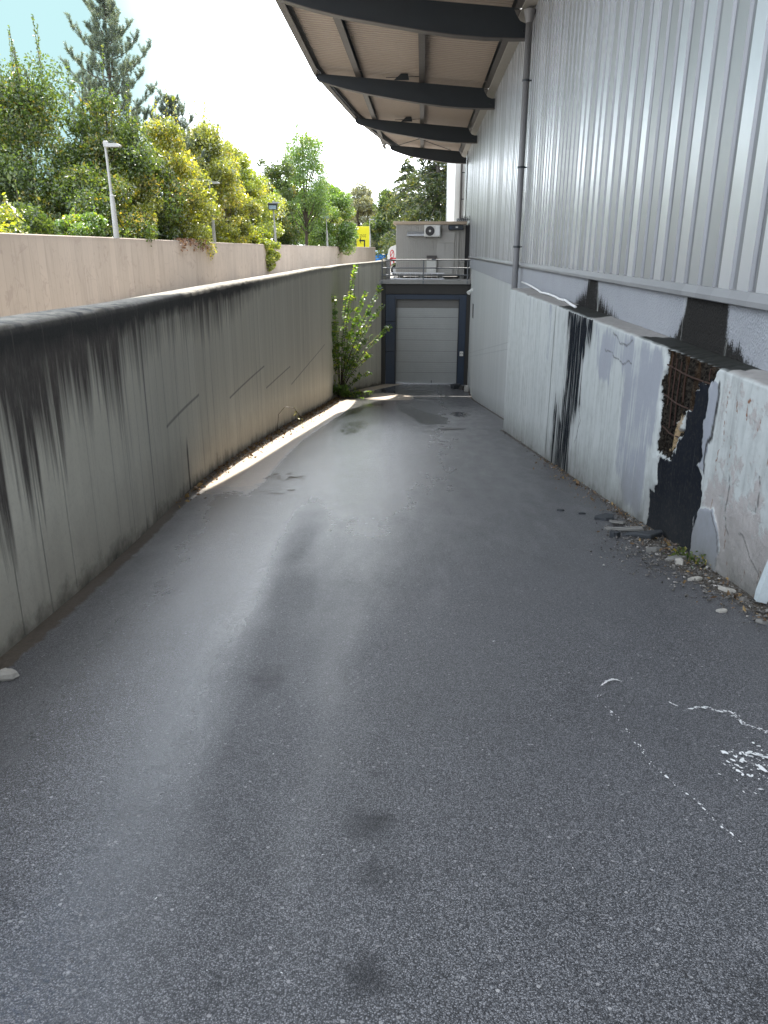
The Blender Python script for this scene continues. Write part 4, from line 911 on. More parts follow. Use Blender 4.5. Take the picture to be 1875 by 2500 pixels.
# ---------------------------------------------------------------- yellow exit sign
SY = 86.0
sg = thing('exit_sign', 'yellow IZVOZ exit sign with a black left-turn arrow behind the wall end', 'sign', (-6.27, SY, G0))
b = MB(); b.box(-6.94, -5.59, SY, SY + .06, -.72, 2.27, 0, .01); b.build('board', M['yellow'], sg)
for xa_ in (-6.7, -5.95):
    b = MB(); b.box(xa_, xa_ + .1, SY + .06, SY + .12, G0, 2.0); b.build('post', M['galv'], sg)
b = MB()
arrow = [(-5.60, .79), (-5.44, 1.05), (-5.40, 1.03), (-5.47, .86), (-5.06, .86), (-5.06, -.2), (-5.17, -.2), (-5.17, .72), (-5.47, .72), (-5.40, .55), (-5.44, .53)]
arrow = [(x_ * 1.194, (z_ - .07) * 1.194) for x_, z_ in arrow]
b.prism(arrow, 'y', SY - .008, SY - .001); b.build('arrow', M['black'], sg)
def text_mesh(name, body, size, mat, parent, mtx, depth=.004, xs=1.0):
    cu = bpy.data.curves.new(name, 'FONT'); cu.body = body; cu.size = size; cu.extrude = depth; cu.align_x = 'CENTER'
    t = bpy.data.objects.new(name, cu); COL.objects.link(t); bpy.context.view_layer.update()
    me = bpy.data.meshes.new_from_object(t.evaluated_get(bpy.context.evaluated_depsgraph_get()))
    bpy.data.objects.remove(t); bpy.data.curves.remove(cu)
    me.transform(mtx @ Matrix.Diagonal((xs, 1, 1, 1))); me.materials.clear(); me.materials.append(mat)
    v = [tuple(q.co) for q in me.vertices]; f_ = [tuple(p.vertices) for p in me.polygons]; bpy.data.meshes.remove(me)
    return mk(name, v, f_, mat, parent, fix=False)
text_mesh('lettering', 'IZVOZ', .40, M['black'], sg, Matrix.Translation((-6.27, SY - .006, 1.2)) @ Matrix.Rotation(math.pi / 2, 4, 'X'), .003, .56)

# ---------------------------------------------------------------- blue skip and white van
KY = 86.0
sk = thing('waste_container', 'blue waste container with white marks beyond the wall end', 'container', (-5.2, KY + 1, G0))
b = MB(); b.prism([(-7.0, -.42), (-3.3, -.42), (-3.3, -1.1), (-3.6, -1.45), (-6.7, -1.45), (-7.0, -1.1)], 'y', KY, KY + 2); b.build('body', M['blue'], sk)
b = MB(); b.box(-7.05, -3.25, KY - .06, KY + 2.06, -.42, -.34, 0, .02); b.box(-6.9, -3.4, KY + .1, KY + 1.9, -.34, -.14, 0, .05); b.build('cover', M['bluepale'], sk)
for X_ in (-5.6, -4.6, -3.42):
    b = MB(); b.box(X_, X_ + .08, KY - .04, KY, -1.4, -.43); b.build('rib', M['blue'], sk)
text_mesh('lettering', '1 0', .5, M['white'], sk, Matrix.Translation((-3.95, KY - .012, -.95)) @ Matrix.Rotation(math.pi / 2, 4, 'X'), .004, .9)
b = MB(); b.box(-3.95, -3.5, KY - .012, KY - .002, -1.2, -1.08); b.build('label_strip', M['white'], sk)
b = MB(); b.box(-6.6, -3.7, KY + .2, KY + 1.8, G0, -1.45); b.build('base', M['black'], sk)

VY = 50.2
vn = thing('van', 'white van with red markings, its rear end showing left of the plant cabin', 'van', (0, VY + .8, G0))
pr = [(-2.16, -1.12), (-2.19, -.8), (-2.15, -.45), (-2.08, .0), (-1.95, .15), (-1.7, .24), (-.2, .26), (.9, .15), (1.5, -.28), (2.15, -.45), (2.25, -.8), (2.22, -1.15)]
def arch(cx):
    return [(cx + .42 * math.cos(t), -1.2 + .42 * math.sin(t)) for t in np.linspace(0, math.pi, 10)]
body = pr + [(1.85, -1.2)] + arch(1.4)[::1] + [(.9, -1.22), (-1.0, -1.22)] + arch(-1.62) 
b = MB(); b.prism(body, 'y', VY, VY + 1.7); b.build('body', M['white'], vn)
for cx in (-1.62, 1.4):
    for yy_ in (VY + .02, VY + 1.48):
        b = MB(); b.tube([(cx, yy_, -1.23), (cx, yy_ + .2, -1.23)], .32, 24); w = b.build('wheel', M['tyre'], vn)
        b = MB(); b.tube([(cx, yy_ - .012, -1.23), (cx, yy_ + .05, -1.23)], .19, 20); b.build('rim', M['galv'], w)
b = MB(); b.prism([(a_ * .995 - .008 * 0, c_) for a_, c_ in [(-2.23, -1.12), (-2.23, -.92), (-2.05, -.92), (-2.05, -1.12)]], 'y', VY - .02, VY + 1.72); b.build('bumper', M['black'], vn)
b = MB(); yf = VY - .008
ring = [(-1.86 + .13 * math.cos(t), -.28 + .26 * math.sin(t)) for t in np.linspace(0, 2 * math.pi, 20)[:-1]]; ring_i = [(-1.86 + .085 * math.cos(t), -.28 + .20 * math.sin(t)) for t in np.linspace(0, 2 * math.pi, 20)[:-1]]
for i in range(19):
    j = (i + 1) % 19; b.prism([ring[i], ring[j], ring_i[j], ring_i[i]], 'y', yf, VY - .002)
b.prism([(-1.98, -.42), (-1.93, -.42), (-1.76, -.1), (-1.80, -.08)], 'y', yf, VY - .002); b.box(-2.0, -1.1, yf, VY - .002, -.60, -.49)
b.box(-2.0, -1.93, yf, VY - .002, -.95, -.60); b.box(-1.80, -1.72, yf, VY - .002, -.8, -.60); b.box(-1.58, -1.5, yf, VY - .002, -.78, -.60)
b.build('markings', M['red'], vn)
b = MB(); b.box(-2.12, -1.2, VY - .012, VY - .002, -.69, -.64); b.build('side_strip', M['black'], vn)
b = MB(); b.box(.2, 1.0, yf, VY - .002, -.3, .08); b.build('window', M['glassdark'], vn)

# ---------------------------------------------------------------- vegetation
def leaves(Cn, size, rs, aspect=.55, up=.35, var=.35, axis=None):
    """rhombic leaves at centres Cn: returns verts, faces, tint, hue"""
    n = len(Cn)
    nr = rs.normal(size=(n, 3)); nr[:, 2] += up; nr /= np.linalg.norm(nr, axis=1)[:, None]
    t = rs.normal(size=(n, 3)) if axis is None else axis + rs.normal(size=(n, 3)) * .35
    if axis is None: t[:, 2] -= .4
    t -= nr * (t * nr).sum(1)[:, None]; t /= np.linalg.norm(t, axis=1)[:, None] + 1e-9
    s_ = np.cross(nr, t); L = (size * np.exp(rs.normal(size=n) * var))[:, None]
    fold = nr * L * .08
    V = np.stack([Cn - t * L * .5, Cn + s_ * L * .5 * aspect + fold, Cn + t * L * .5, Cn - s_ * L * .5 * aspect + fold], 1).reshape(-1, 3)
    F = np.arange(n * 4).reshape(-1, 4)
    return V, F, np.repeat(rs.random(n), 4), np.repeat(rs.random(n), 4)

def crown_mesh(Cn, size, mat, parent, rs, name='crown', hue=None, **kw):
    V, F, ti, hu = leaves(Cn, size, rs, **kw)
    if hue is not None: hu = np.clip(.55 * hu + .45 * np.repeat(hue, 4), 0, 1)
    return mk(name, V, F, mat, parent, attrs=dict(tint=ti, hue=hu), fix=False)

def broadleaf(name, label, cat, loc, H, R, mat, seed, n, leaf, clumps=70, shoots=8, group=None, squash=1.0, low=.04, bark='bark', shootlen=1.1, airy=0.0, up=.35, part='crown'):
    rs = np.random.default_rng(seed); r2 = random.Random(seed)
    t = thing(name, label, cat, loc, group); L = np.array(loc)
    u = rs.normal(size=(clumps, 3)); u /= np.linalg.norm(u, axis=1)[:, None]
    n = int(n * 3.0); leaf *= .82;  rad = rs.uniform(.30, 1.0, clumps) ** .55
    cz = H * (low + (1 - low) * .5); hz = H * (1 - low) * .5
    cl = u * rad[:, None] * np.array([R, R, hz]) * rs.uniform(.85, 1.12, (clumps, 1)) + [0, 0, cz]
    taper = 1 - .45 * np.clip((cl[:, 2] - H * .55) / (H * .45), 0, 1); cl[:, :2] *= taper[:, None] * squash
    cl[:, 2] = np.clip(cl[:, 2], .25, H)
    rc = R * rs.uniform(.15, .33, clumps)
    w = rc ** 2 / np.sum(rc ** 2); k = rs.choice(clumps, n, p=w)
    g = rs.normal(size=(n, 3)); g /= np.linalg.norm(g, axis=1)[:, None]; g *= (rs.random(n) ** (1 / 2.2))[:, None]
    Cn = cl[k] + g * rc[k][:, None] * np.array([1.25, 1.25, .95])
    hue = rs.random(clumps)[k]
    n0 = n; m = MB()
    tr = R * .05 + .03; m.tube([(L[0], L[1], L[2] - .1), (L[0] + .05 * R, L[1], L[2] + H * .35), (L[0] - .04 * R, L[1] + .05 * R, L[2] + H * .65), (L[0], L[1], L[2] + H * .92)], [tr, tr * .75, tr * .45, tr * .12], 8)
    for i in rs.choice(clumps, min(clumps, 34), replace=False):
        z0 = max(.15, cl[i][2] * .55); a = np.array([0, 0, z0]); b_ = cl[i]; mid = (a + b_) / 2 + np.array([0, 0, -.06 * H * r2.random()])
        m.tube([L + a, L + mid, L + b_], [tr * .32, tr * .2, tr * .07], 5, cap=False)
    ext = []
    topi = np.argsort(-cl[:, 2] + rs.normal(size=clumps) * .1 * H)[:max(shoots, 1)]
    for i in topi[:shoots]:
        a = cl[i] + [0, 0, rc[i] * .4]; ln = shootlen * r2.uniform(.5, 1.2); d = np.array([r2.uniform(-.12, .12), r2.uniform(-.12, .12), 1.0])
        m.tube([L + a, L + a + d * ln], [.014, .006], 4, cap=False)
        q = int(ln / (leaf * .42)) + 3; tt = np.linspace(.02, 1.02, q)
        ext.append(a + d * (tt * ln)[:, None] + rs.normal(size=(q, 3)) * np.array([leaf * .6, leaf * .6, .01]) * (1.15 - tt)[:, None])
    if ext: Cn = np.concatenate([Cn] + ext); hue = np.concatenate([hue, rs.random(len(Cn) - n)])
    m.build('trunk', M[bark], t)
    crown_mesh(Cn + L, leaf, M[mat], t, rs, name=part, hue=hue, up=up)
    return t

TG = 'trees and bushes behind the pinkish wall'
broadleaf('tree', 'dark dense tree with tall thin shoots on top at the far left', 'tree', (-14.6, 30.5, G0), 7.6, 3.0, 'lf_dark', 1, 26000, .125, 110, 16, TG, shootlen=1.7)
broadleaf('tree', 'dark tree with yellowing top in front of the pine', 'tree', (-11.9, 31.5, G0), 6.9, 2.2, 'lf_dark', 2, 20000, .12, 90, 12, TG, shootlen=1.3)
broadleaf('tree', 'yellow-green tree right of the nearest lamp post', 'tree', (-10.75, 34.5, G0), 6.5, 1.9, 'lf_olive', 3, 16000, .12, 80, 8, TG)
broadleaf('bush', 'dense dark green bush under the trees behind the nearest lamp post', 'bush', (-11.9, 28.4, G0), 4.0, 2.1, 'lf_dark', 4, 13000, .12, 60, 3, TG)
broadleaf('tree', 'dark bush at the left edge of the row, brown-tinged leaves', 'tree', (-17.2, 32, G0), 6.6, 2.2, 'lf_dark', 14, 12000, .13, 60, 6, TG)
broadleaf('bush', 'light green bush with glossy leaves right of the nearest lamp post', 'bush', (-11.2, 30.5, G0), 4.5, 1.5, 'lf_olive', 5, 10000, .115, 50, 3, TG)
broadleaf('tree', 'golden olive tree with brownish top left of the second lamp post', 'tree', (-11.5, 42.5, G0), 7.8, 2.1, 'lf_olive', 6, 15000, .14, 80, 8, TG)
broadleaf('bush', 'yellow-leaved bush around the foot of the second lamp post', 'bush', (-11.2, 38.5, G0), 4.8, 1.5, 'lf_hazel', 7, 9000, .14, 50, 4, TG)
broadleaf('tree', 'slim olive tree with upright shoots between second and third lamp posts', 'tree', (-11.3, 46.5, G0), 7.4, 1.8, 'lf_olive', 8, 9500, .14, 60, 9, TG)
broadleaf('tree', 'golden green tree just behind the third lamp post', 'tree', (-11.7, 53.5, G0), 7.9, 2.1, 'lf_hazel', 9, 11000, .15, 60, 8, TG)
broadleaf('tree', 'dark green tree between third lamp post and the birch', 'tree', (-10.9, 60, G0), 8.2, 2.1, 'lf_dark', 10, 9000, .16, 55, 8, TG)
broadleaf('tree', 'tall airy birch with see-through top right of the third lamp post', 'birch', (-9.2, 64, G0), 10.6, 2.2, 'lf_fresh', 11, 9500, .13, 120, 12, TG, low=.26, shootlen=1.2)
broadleaf('tree', 'bright green willow behind the far floodlight', 'willow', (-8.1, 69, G0), 7.2, 2.2, 'lf_fresh', 12, 12000, .17, 60, 4, TG, up=.1)
broadleaf('bush', 'bright bush hanging over the wall between the third and fourth lamp posts', 'bush', (outer_x(49.5) - .7, 49.5, G0), 2.9, 1.3, 'lf_hazel', 13, 7000, .13, 40, 6, TG)
broadleaf('tree', 'pale grey-green tree above the yellow sign', 'tree', (-7.6, 97, G0), 8.6, 2.6, 'lf_pale', 15, 8000, .24, 60, 10, TG, airy=.3, shootlen=2.2)
broadleaf('tree', 'pale wispy tree right of the yellow sign, before the dark conifer', 'tree', (-5.6, 112, G0), 7.5, 2.2, 'lf_pale', 16, 6000, .26, 50, 8, TG, shootlen=3)
broadleaf('tree', 'dark leafy tree with light tips above the van', 'tree', (-3.9, 92, G0), 8.0, 2.3, 'lf_dark', 17, 9500, .22, 70, 5, TG)
broadleaf('bush', 'pale dry bush behind the blue container', 'bush', (-5.0, 93, G0), 2.9, 1.7, 'lf_pale', 18, 5000, .17, 40, 3, TG, low=0)
broadleaf('bush', 'pale dry bush behind the van and the cabin corner', 'bush', (-2.5, 94, G0), 3.0, 1.9, 'lf_pale', 19, 5000, .17, 40, 3, TG, low=0)
broadleaf('bush', 'yellow-green hazel bush at the left edge just above the wall', 'hazel bush', (-10.0, 17.6, G0), 3.1, 1.2, 'lf_hazel', 20, 3400, .105, 46, 9, TG, shootlen=.5)
broadleaf('bush', 'low dark green undergrowth right of the hazel bush', 'bush', (-10.9, 21.5, G0), 2.9, 1.3, 'lf_dark', 21, 7000, .10, 40, 3, TG)
broadleaf('bush', 'fresh green sapling cluster left of the nearest lamp post', 'bush', (-10.9, 25.5, G0), 3.0, .9, 'lf_fresh', 22, 4200, .10, 30, 6, TG, shootlen=.5)
broadleaf('tree', 'dark tree closing the gap behind the pine', 'tree', (-14.5, 39, G0), 6.4, 2.6, 'lf_dark', 23, 12000, .15, 60, 3, TG)
broadleaf('tree', 'olive tree closing the gap behind the second lamp post', 'tree', (-12.5, 49, G0), 6.2, 2.2, 'lf_olive', 24, 10000, .16, 60, 5, TG)

for k, (x_, y_, h_, r_, mt, lab) in enumerate([(-12.4, 56, 7.4, 2.5, 'lf_olive', 'broad olive tree filling the row behind the third lamp post'), (-12.0, 72, 8.4, 2.9, 'lf_fresh', 'broad fresh green tree behind the willow and birch'),
        (-15.5, 66, 8.0, 2.8, 'lf_dark', 'dark tree in the second row left of the birch'), (-10.5, 84, 7.2, 2.4, 'lf_hazel', 'yellow-green tree behind the willow, left of the yellow sign'), (-8.2, 108, 8.2, 3.0, 'lf_pale', 'widest pale tree farthest back above the sign'), (-17.5, 45, 6.8, 2.8, 'lf_dark', 'dark tree in the second row left of the second lamp post')]):
    broadleaf('tree', lab, 'tree', (x_, y_, G0), h_, r_, mt, 200 + k, 7000, .16 + .0012 * (y_ - 45), 70, 7, TG)
# creeper drooping over the wall
rs = np.random.default_rng(77); pts = []
for k in range(26):
    y0 = rs.uniform(31.2, 35.2); x0 = float(interp(y0, OY, OX)); ln = rs.uniform(.1, .45)
    tt = np.linspace(0, 1, 24); pts.append(np.stack([x0 - .12 + .2 * np.minimum(1, tt * 2) + rs.normal(size=24) * .03, y0 + rs.normal(size=24) * .12, .31 + .06 * rs.random(24) - ln * np.clip(tt * 1.6 - .5, 0, 1)], 1))
cr = thing('creeper', 'reddish dry creeper spilling over the top of the pinkish wall', 'creeper', (-9.4, 33, .3))
crown_mesh(np.concatenate(pts), .085, M['lf_red'], cr, rs, name='leaves')
b = MB()
for p_ in pts[::2]: b.tube([p_[0], p_[10], p_[23]], .006, 4)
b.build('stems', M['bark'], cr)

# pine
def pine(loc, H, seed, label, lean, levels):
    rs = np.random.default_rng(seed); r2 = random.Random(seed); L = np.array(loc); t = thing('pine_tree', label, 'pine', loc); m = MB(); nc = []; na = []
    def needles(a, b_, dens, ln):
        d = b_ - a; l_ = np.linalg.norm(d); n_ = max(4, int(l_ * dens)); tt = rs.random(n_)[:, None]; d = d / (l_ + 1e-9)
        r = rs.normal(size=(n_, 3)); r -= d * (r * d).sum(1)[:, None]; r /= np.linalg.norm(r, axis=1)[:, None] + 1e-9
        ax = r * .8 + d * .75; ax /= np.linalg.norm(ax, axis=1)[:, None]
        nc.append(a + (b_ - a) * tt + ax * ln * .5); na.append(ax)
    tp = lambda z_: L + np.array([lean * z_ / H, 0, z_])
    m.tube([tp(-.1), tp(H * .3), tp(H * .6), tp(H * .9), tp(H)], [.17, .14, .09, .035, .012], 8)
    needles(tp(H * .93), tp(H), 260, .13)
    for (zf, rad, nb) in levels:
        for k in range(nb):
            az = 2 * math.pi * (k + r2.random() * .7) / nb; a = tp(zf * H + r2.uniform(-.15, .15)); R_ = rad * r2.uniform(.75, 1.12)
            dirv = np.array([math.cos(az), math.sin(az), 0]); P = [a]
            for q in range(1, 6):
                f_ = q / 5; P.append(a + dirv * R_ * f_ + np.array([0, 0, R_ * (.10 * f_ + .62 * f_ ** 2.1)]))
            m.tube(P, [.035, .028, .022, .016, .011, .007], 5, cap=False)
            needles(P[3], P[4], 200, .11); needles(P[4], P[5], 260, .12)
            for q in range(2, 6):
                for sgn in (-1, 1):
                    if r2.random() < .12: continue
                    side = np.cross(dirv, [0, 0, 1]) * sgn; base = P[q - 1] + (P[q] - P[q - 1]) * r2.random(); ln = R_ * r2.uniform(.2, .42) * (1.25 - q * .13)
                    mid = base + (side * .6 + dirv * .45) * ln * .6 + np.array([0, 0, .06 * ln]); tip = mid + (side * .3 + dirv * .25) * ln * .4 + np.array([0, 0, .60 * ln])
                    m.tube([base, mid, tip], [.012, .009, .005], 4, cap=False); needles(mid, tip, 250, .12); needles(base + (mid - base) * .4, mid, 150, .11)
                    for s2 in range(2):
                        st = mid + (tip - mid) * r2.random() * .6; e2 = st + np.array([r2.uniform(-.2, .2), r2.uniform(-.2, .2), r2.uniform(.2, .42)]) * min(1, .6 + R_ * .3); m.tube([st, e2], .005, 3, cap=False); needles(st, e2, 250, .11)
    m.build('trunk', M['bark'], t)
    Cn = np.concatenate(nc); ax = np.concatenate(na)
    keep = rs.random(len(Cn)) < .95; Cn = Cn[keep]; ax = ax[keep]
    V, F, ti, hu = leaves(Cn, .16, rs, .085, 0, .2, axis=ax * 6); mk('needles', V, F, M['needle'], t, attrs=dict(tint=ti, hue=hu), fix=False)
pine((-15.0, 40, G0), 12.9, 5, 'tall blue-green pine with upright candle shoots rising above the left trees', .35,
     [(.52, 2.2, 6), (.58, 2.1, 6), (.64, 2.0, 6), (.70, 1.75, 6), (.76, 1.5, 6), (.82, 1.1, 6), (.88, .75, 5), (.93, .4, 4)])
pine((-12.7, 41, G0), 8.5, 6, 'shorter ragged pine to the right of the tall pine', .5,
     [(.5, 1.9, 6), (.6, 1.7, 6), (.7, 1.45, 6), (.8, 1.1, 5), (.88, .7, 5), (.95, .35, 4)])

# big dark conifer behind the hut
def conifer(loc, H, R, seed, label, nb):
    rs = np.random.default_rng(seed); r2 = random.Random(seed); L = np.array(loc); t = thing('conifer_tree', label, 'conifer', loc); m = MB(); pts = []
    m.tube([L, L + [0, 0, H * .5], L + [0, 0, H]], [.3, .2, .03], 8)
    for k in range(nb):
        zf = r2.uniform(.04, .99); a = L + np.array([0, 0, zf * H]); az = r2.uniform(0, 2 * math.pi); ln = R * (1.05 - zf ** 1.9) * r2.uniform(.6, 1.1)
        d = np.array([math.cos(az), math.sin(az), 0]); sd = np.array([-d[1], d[0], 0]); f_ = np.linspace(0, 1, 8)
        P = a + d * (ln * f_)[:, None] + np.array([0, 0, 1]) * (ln * (.12 * f_ - .38 * f_ ** 2))[:, None]
        m.tube(list(P), list(np.linspace(.05, .008, 8)), 4, cap=False)
        q = int(230 * ln / R) + 40; ff = rs.uniform(.15, 1.03, q); base = np.stack([np.interp(ff, f_, P[:, c]) for c in range(3)], 1)
        pts.append(base + sd * (rs.normal(size=q) * .11 * ln)[:, None] + np.array([0, 0, -1]) * (np.abs(rs.normal(size=q)) * .09 * ln)[:, None])
    m.build('trunk', M['barkgrey'], t); Cn = np.concatenate(pts)
    crown_mesh(Cn, .24, M['spruce'], t, rs, aspect=.38, up=.6)
conifer((1.3, 77, G0), 14.5, 5.0, 31, 'large dark conifer behind the plant cabin', 230)
conifer((3.6, 82, G0), 14.5, 4.2, 32, 'second dark conifer partly behind the white annexe', 170)
conifer((-1.6, 84, G0), 10.5, 3.6, 33, 'smaller lighter conifer at the left edge of the dark group', 130)

# shrub in the corner of the ramp
def ramp_shrub():
    rs = np.random.default_rng(4); root = np.array([-3.98, 38.5, float(ramp_z(38.5))])
    t = thing('ramp_shrub', 'tall sunlit shrub growing from the ramp edge at the curved wall', 'shrub', tuple(root))
    tips = [((-4.02, -1.94), 34.6), ((-2.97, -.66), 36.6), ((-3.42, -2.0), 36.2), ((-2.5, -1.81), 36.8), ((-1.81, -1.66), 37.2), ((-1.71, -2.35), 37.0), ((-1.33, -3.3), 37.0), ((-4.08, -3.64), 34.4), ((-4.05, -3.17), 34.4), ((-4.12, -4.43), 34.2),
            ((-2.29, -5.44), 36.0), ((-2.16, -6.41), 35.6), ((-2.68, -6.75), 35.2), ((-3.25, -3.6), 36.0), ((-2.8, -3.6), 35.9), ((-3.06, -4.86), 35.6), ((-2.75, -4.7), 36.2), ((-3.4, -4.3), 35.6), ((-2.5, -3.9), 36.4), ((-2.9, -2.9), 36.2), ((-2.3, -4.6), 36.6)]
    m = MB(); Cs = []; Ax = []
    for (X_, Z_), Y_ in tips:
        Y_ = 38.2 + (Y_ - 36.3) * .8; f = Y_ / 36.3; tip = np.array([X_ * f, Y_, Z_ * f]); d = tip - root; H_ = d[2]
        c1 = root + np.array([d[0] * .18, d[1] * .2, H_ * .42]); c2 = root + np.array([d[0] * .62, d[1] * .6, H_ * .80])
        tt = np.linspace(0, 1, 26)[:, None]
        P = (1 - tt) ** 3 * root + 3 * (1 - tt) ** 2 * tt * c1 + 3 * (1 - tt) * tt ** 2 * c2 + tt ** 3 * tip
        m.tube(list(P[::3]) + [P[-1]], list(np.linspace(.022, .005, len(P[::3]) + 1)), 5, cap=False)
        ln = np.linalg.norm(np.diff(P, axis=0), axis=1).sum(); st = .38 if H_ > 1.5 else .2
        n_ = int(ln * (1 - st) / .058)
        for q in range(n_):
            u = st + (1 - st) * q / n_; a = np.array([np.interp(u, tt[:, 0], P[:, c]) for c in range(3)]); sgn = 1 if q % 2 else -1
            tan = P[min(25, int(u * 25) + 1)] - P[int(u * 25)]; tan = tan / (np.linalg.norm(tan) + 1e-9)
            side = np.cross(tan, [.2, -.9, .35]); side /= np.linalg.norm(side) + 1e-9
            ax = side * sgn * .9 + tan * .35 + np.array([0, -.1, -.25]); Cs.append(a + ax * .07); Ax.append(ax)
        for k in range(2):                                   # side twigs
            u = rs.uniform(.45, .95); a = np.array([np.interp(u, tt[:, 0], P[:, c]) for c in range(3)]); dv = np.array([rs.uniform(-.5, .5), rs.uniform(-.4, .3), rs.uniform(-.05, .45)]); b_ = a + dv
            m.tube([a, (a + b_) / 2 + [0, 0, .03], b_], [.008, .006, .003], 4, cap=False)
            for q in range(11):
                s_ = q / 10; sd = np.cross(dv, [0, -1, .3]); sd /= np.linalg.norm(sd) + 1e-9; ax = sd * (1 if q % 2 else -1) + dv * .6 + [0, 0, -.2]; Cs.append(a + dv * s_ + ax * .05); Ax.append(ax)
    m.build('stems', M['bark'], t); Cs = np.array(Cs); Ax = np.array(Ax); Ax /= np.linalg.norm(Ax, axis=1)[:, None]
    V, F, ti, hu = leaves(Cs, .175, rs, .66, .9, .22, axis=Ax * 3); mk('leaves', V, F, M['lf_shrub'], t, attrs=dict(tint=ti, hue=hu), fix=False)
ramp_shrub()
rs = np.random.default_rng(6)
broadleaf('weed_clump', 'low dark weeds at the root of the ramp shrub', 'weeds', (-3.95, 37.2, float(ramp_z(37.2))), .7, .55, 'lf_shrub', 61, 700, .09, 16, 5, shootlen=.5)
b = MB(); y0 = 18.2; x0 = float(wall_x(y0)); z0 = float(ramp_z(y0))
P = [(x0 + .05, y0, z0), (x0 + .10, y0 - .02, z0 + .42), (x0 + .28, y0 - .05, z0 + .62), (x0 + .5, y0 - .08, z0 + .58), (x0 + .66, y0 - .1, z0 + .36), (x0 + .70, y0 - .1, z0 + .12)]
wd = thing('arching_weed', 'thin dry weed stem arching over the sunlit strip by the curved wall', 'weed', (x0 + .05, y0, z0))
b.tube(P, [.008, .007, .006, .006, .005, .003], 5); b.build('stem', M['dry'], wd)
c_ = np.array([np.array(P[3]) + (np.array(P[5]) - np.array(P[3])) * t_ for t_ in np.linspace(0, 1, 26)]) + rs.normal(size=(26, 3)) * .03
crown_mesh(c_, .05, M['grassm'], wd, rs, name='leaves')
# tiny weeds on the rubble at the stained wall
for (x_, y_, k, lab) in [(2.24, 6.18, 3, 'tiny weed tuft sprouting from rubble below the black stain'), (2.3, 5.95, 4, 'tiny weed tuft nearest the camera against the stained wall')]:
    rs = np.random.default_rng(k); zz = float(ramp_z(y_)); t = thing('weed_tuft', lab, 'weed', (x_, y_, zz))
    crown_mesh(np.array([x_, y_, zz + .05]) + rs.normal(size=(70, 3)) * [.045, .05, .025], .03, M['lf_dark'], t, rs, name='leaves')

# leaf litter and soil crumbs along the curved wall: uncountable
rs = np.random.default_rng(8); n_ = 2600; y_ = 8 + 31 * rs.random(n_) ** .8; dd = np.abs(rs.normal(size=n_)) * (.10 + .13 * smooth01(y_, 9, 20))
P = np.stack([wall_x(y_) + .03 + dd, y_, ramp_z(y_) + .012 + .02 * rs.random(n_)], 1); V, F, ti, hu = leaves(P, .045, rs, .6, 1.5, .4)
stuff(mk('leaf_litter', V, F, M['dry'], attrs=dict(tint=ti, hue=hu), fix=False))

n_ = 420; y_ = 4.3 + 9 * rs.random(n_); dd = np.abs(rs.normal(size=n_)) * .16
P = np.stack([ledge_x(y_) - .02 - dd, y_, ramp_z(y_) + .016 + .015 * rs.random(n_)], 1); V, F, ti, hu = leaves(P, .03, rs, .5, 1.6, .45)
stuff(mk('wall_litter', V, F, M['dry'], attrs=dict(tint=ti, hue=hu), fix=False))
# ---------------------------------------------------------------- rubble and stones
def chunk(c, sx, sy, sz, seed, mat, name, label, tilt=(0, 0, 0), group=None, cat='rubble'):
    r = random.Random(seed); n = r.randint(5, 7) + (4 if cat == 'stone' else 0); ang = sorted(2 * math.pi * (i + r.uniform(-.35, .35)) / n for i in range(n))
    P = [(math.cos(a) * sx * r.uniform(.55, 1.15), math.sin(a) * sy * r.uniform(.55, 1.15)) for a in ang]
    rings = [(.6, -sz), (1.0, -sz * .35), (.88, sz * .45), (.5, sz)] if cat == 'stone' else [(.93, -sz), (1.0, -sz * .6), (.99, sz * .6), (.94, sz)]; M_ = Matrix.Rotation(tilt[2], 3, 'Z') @ Matrix.Rotation(tilt[0], 3, 'X') @ Matrix.Rotation(tilt[1], 3, 'Y')
    vs_ = []
    for k, (f, zz) in enumerate(rings):
        for (x_, y_) in P: vs_.append(M_ @ Vector((x_ * f * r.uniform(.93, 1.05), y_ * f * r.uniform(.93, 1.05), zz * r.uniform(.85, 1.1))) + Vector(c))
    fs = [tuple(range(n - 1, -1, -1)), tuple(range(3 * n, 4 * n))] + [(k * n + i, k * n + (i + 1) % n, (k + 1) * n + (i + 1) % n, (k + 1) * n + i) for k in range(3) for i in range(n)]
    o = mk(name, vs_, fs, mat); tag(o, label, cat, group); return o
RG = 'fallen wall slabs on the ramp edge'; sl = math.atan(.1425)
def rz(y_): return float(ramp_z(y_))
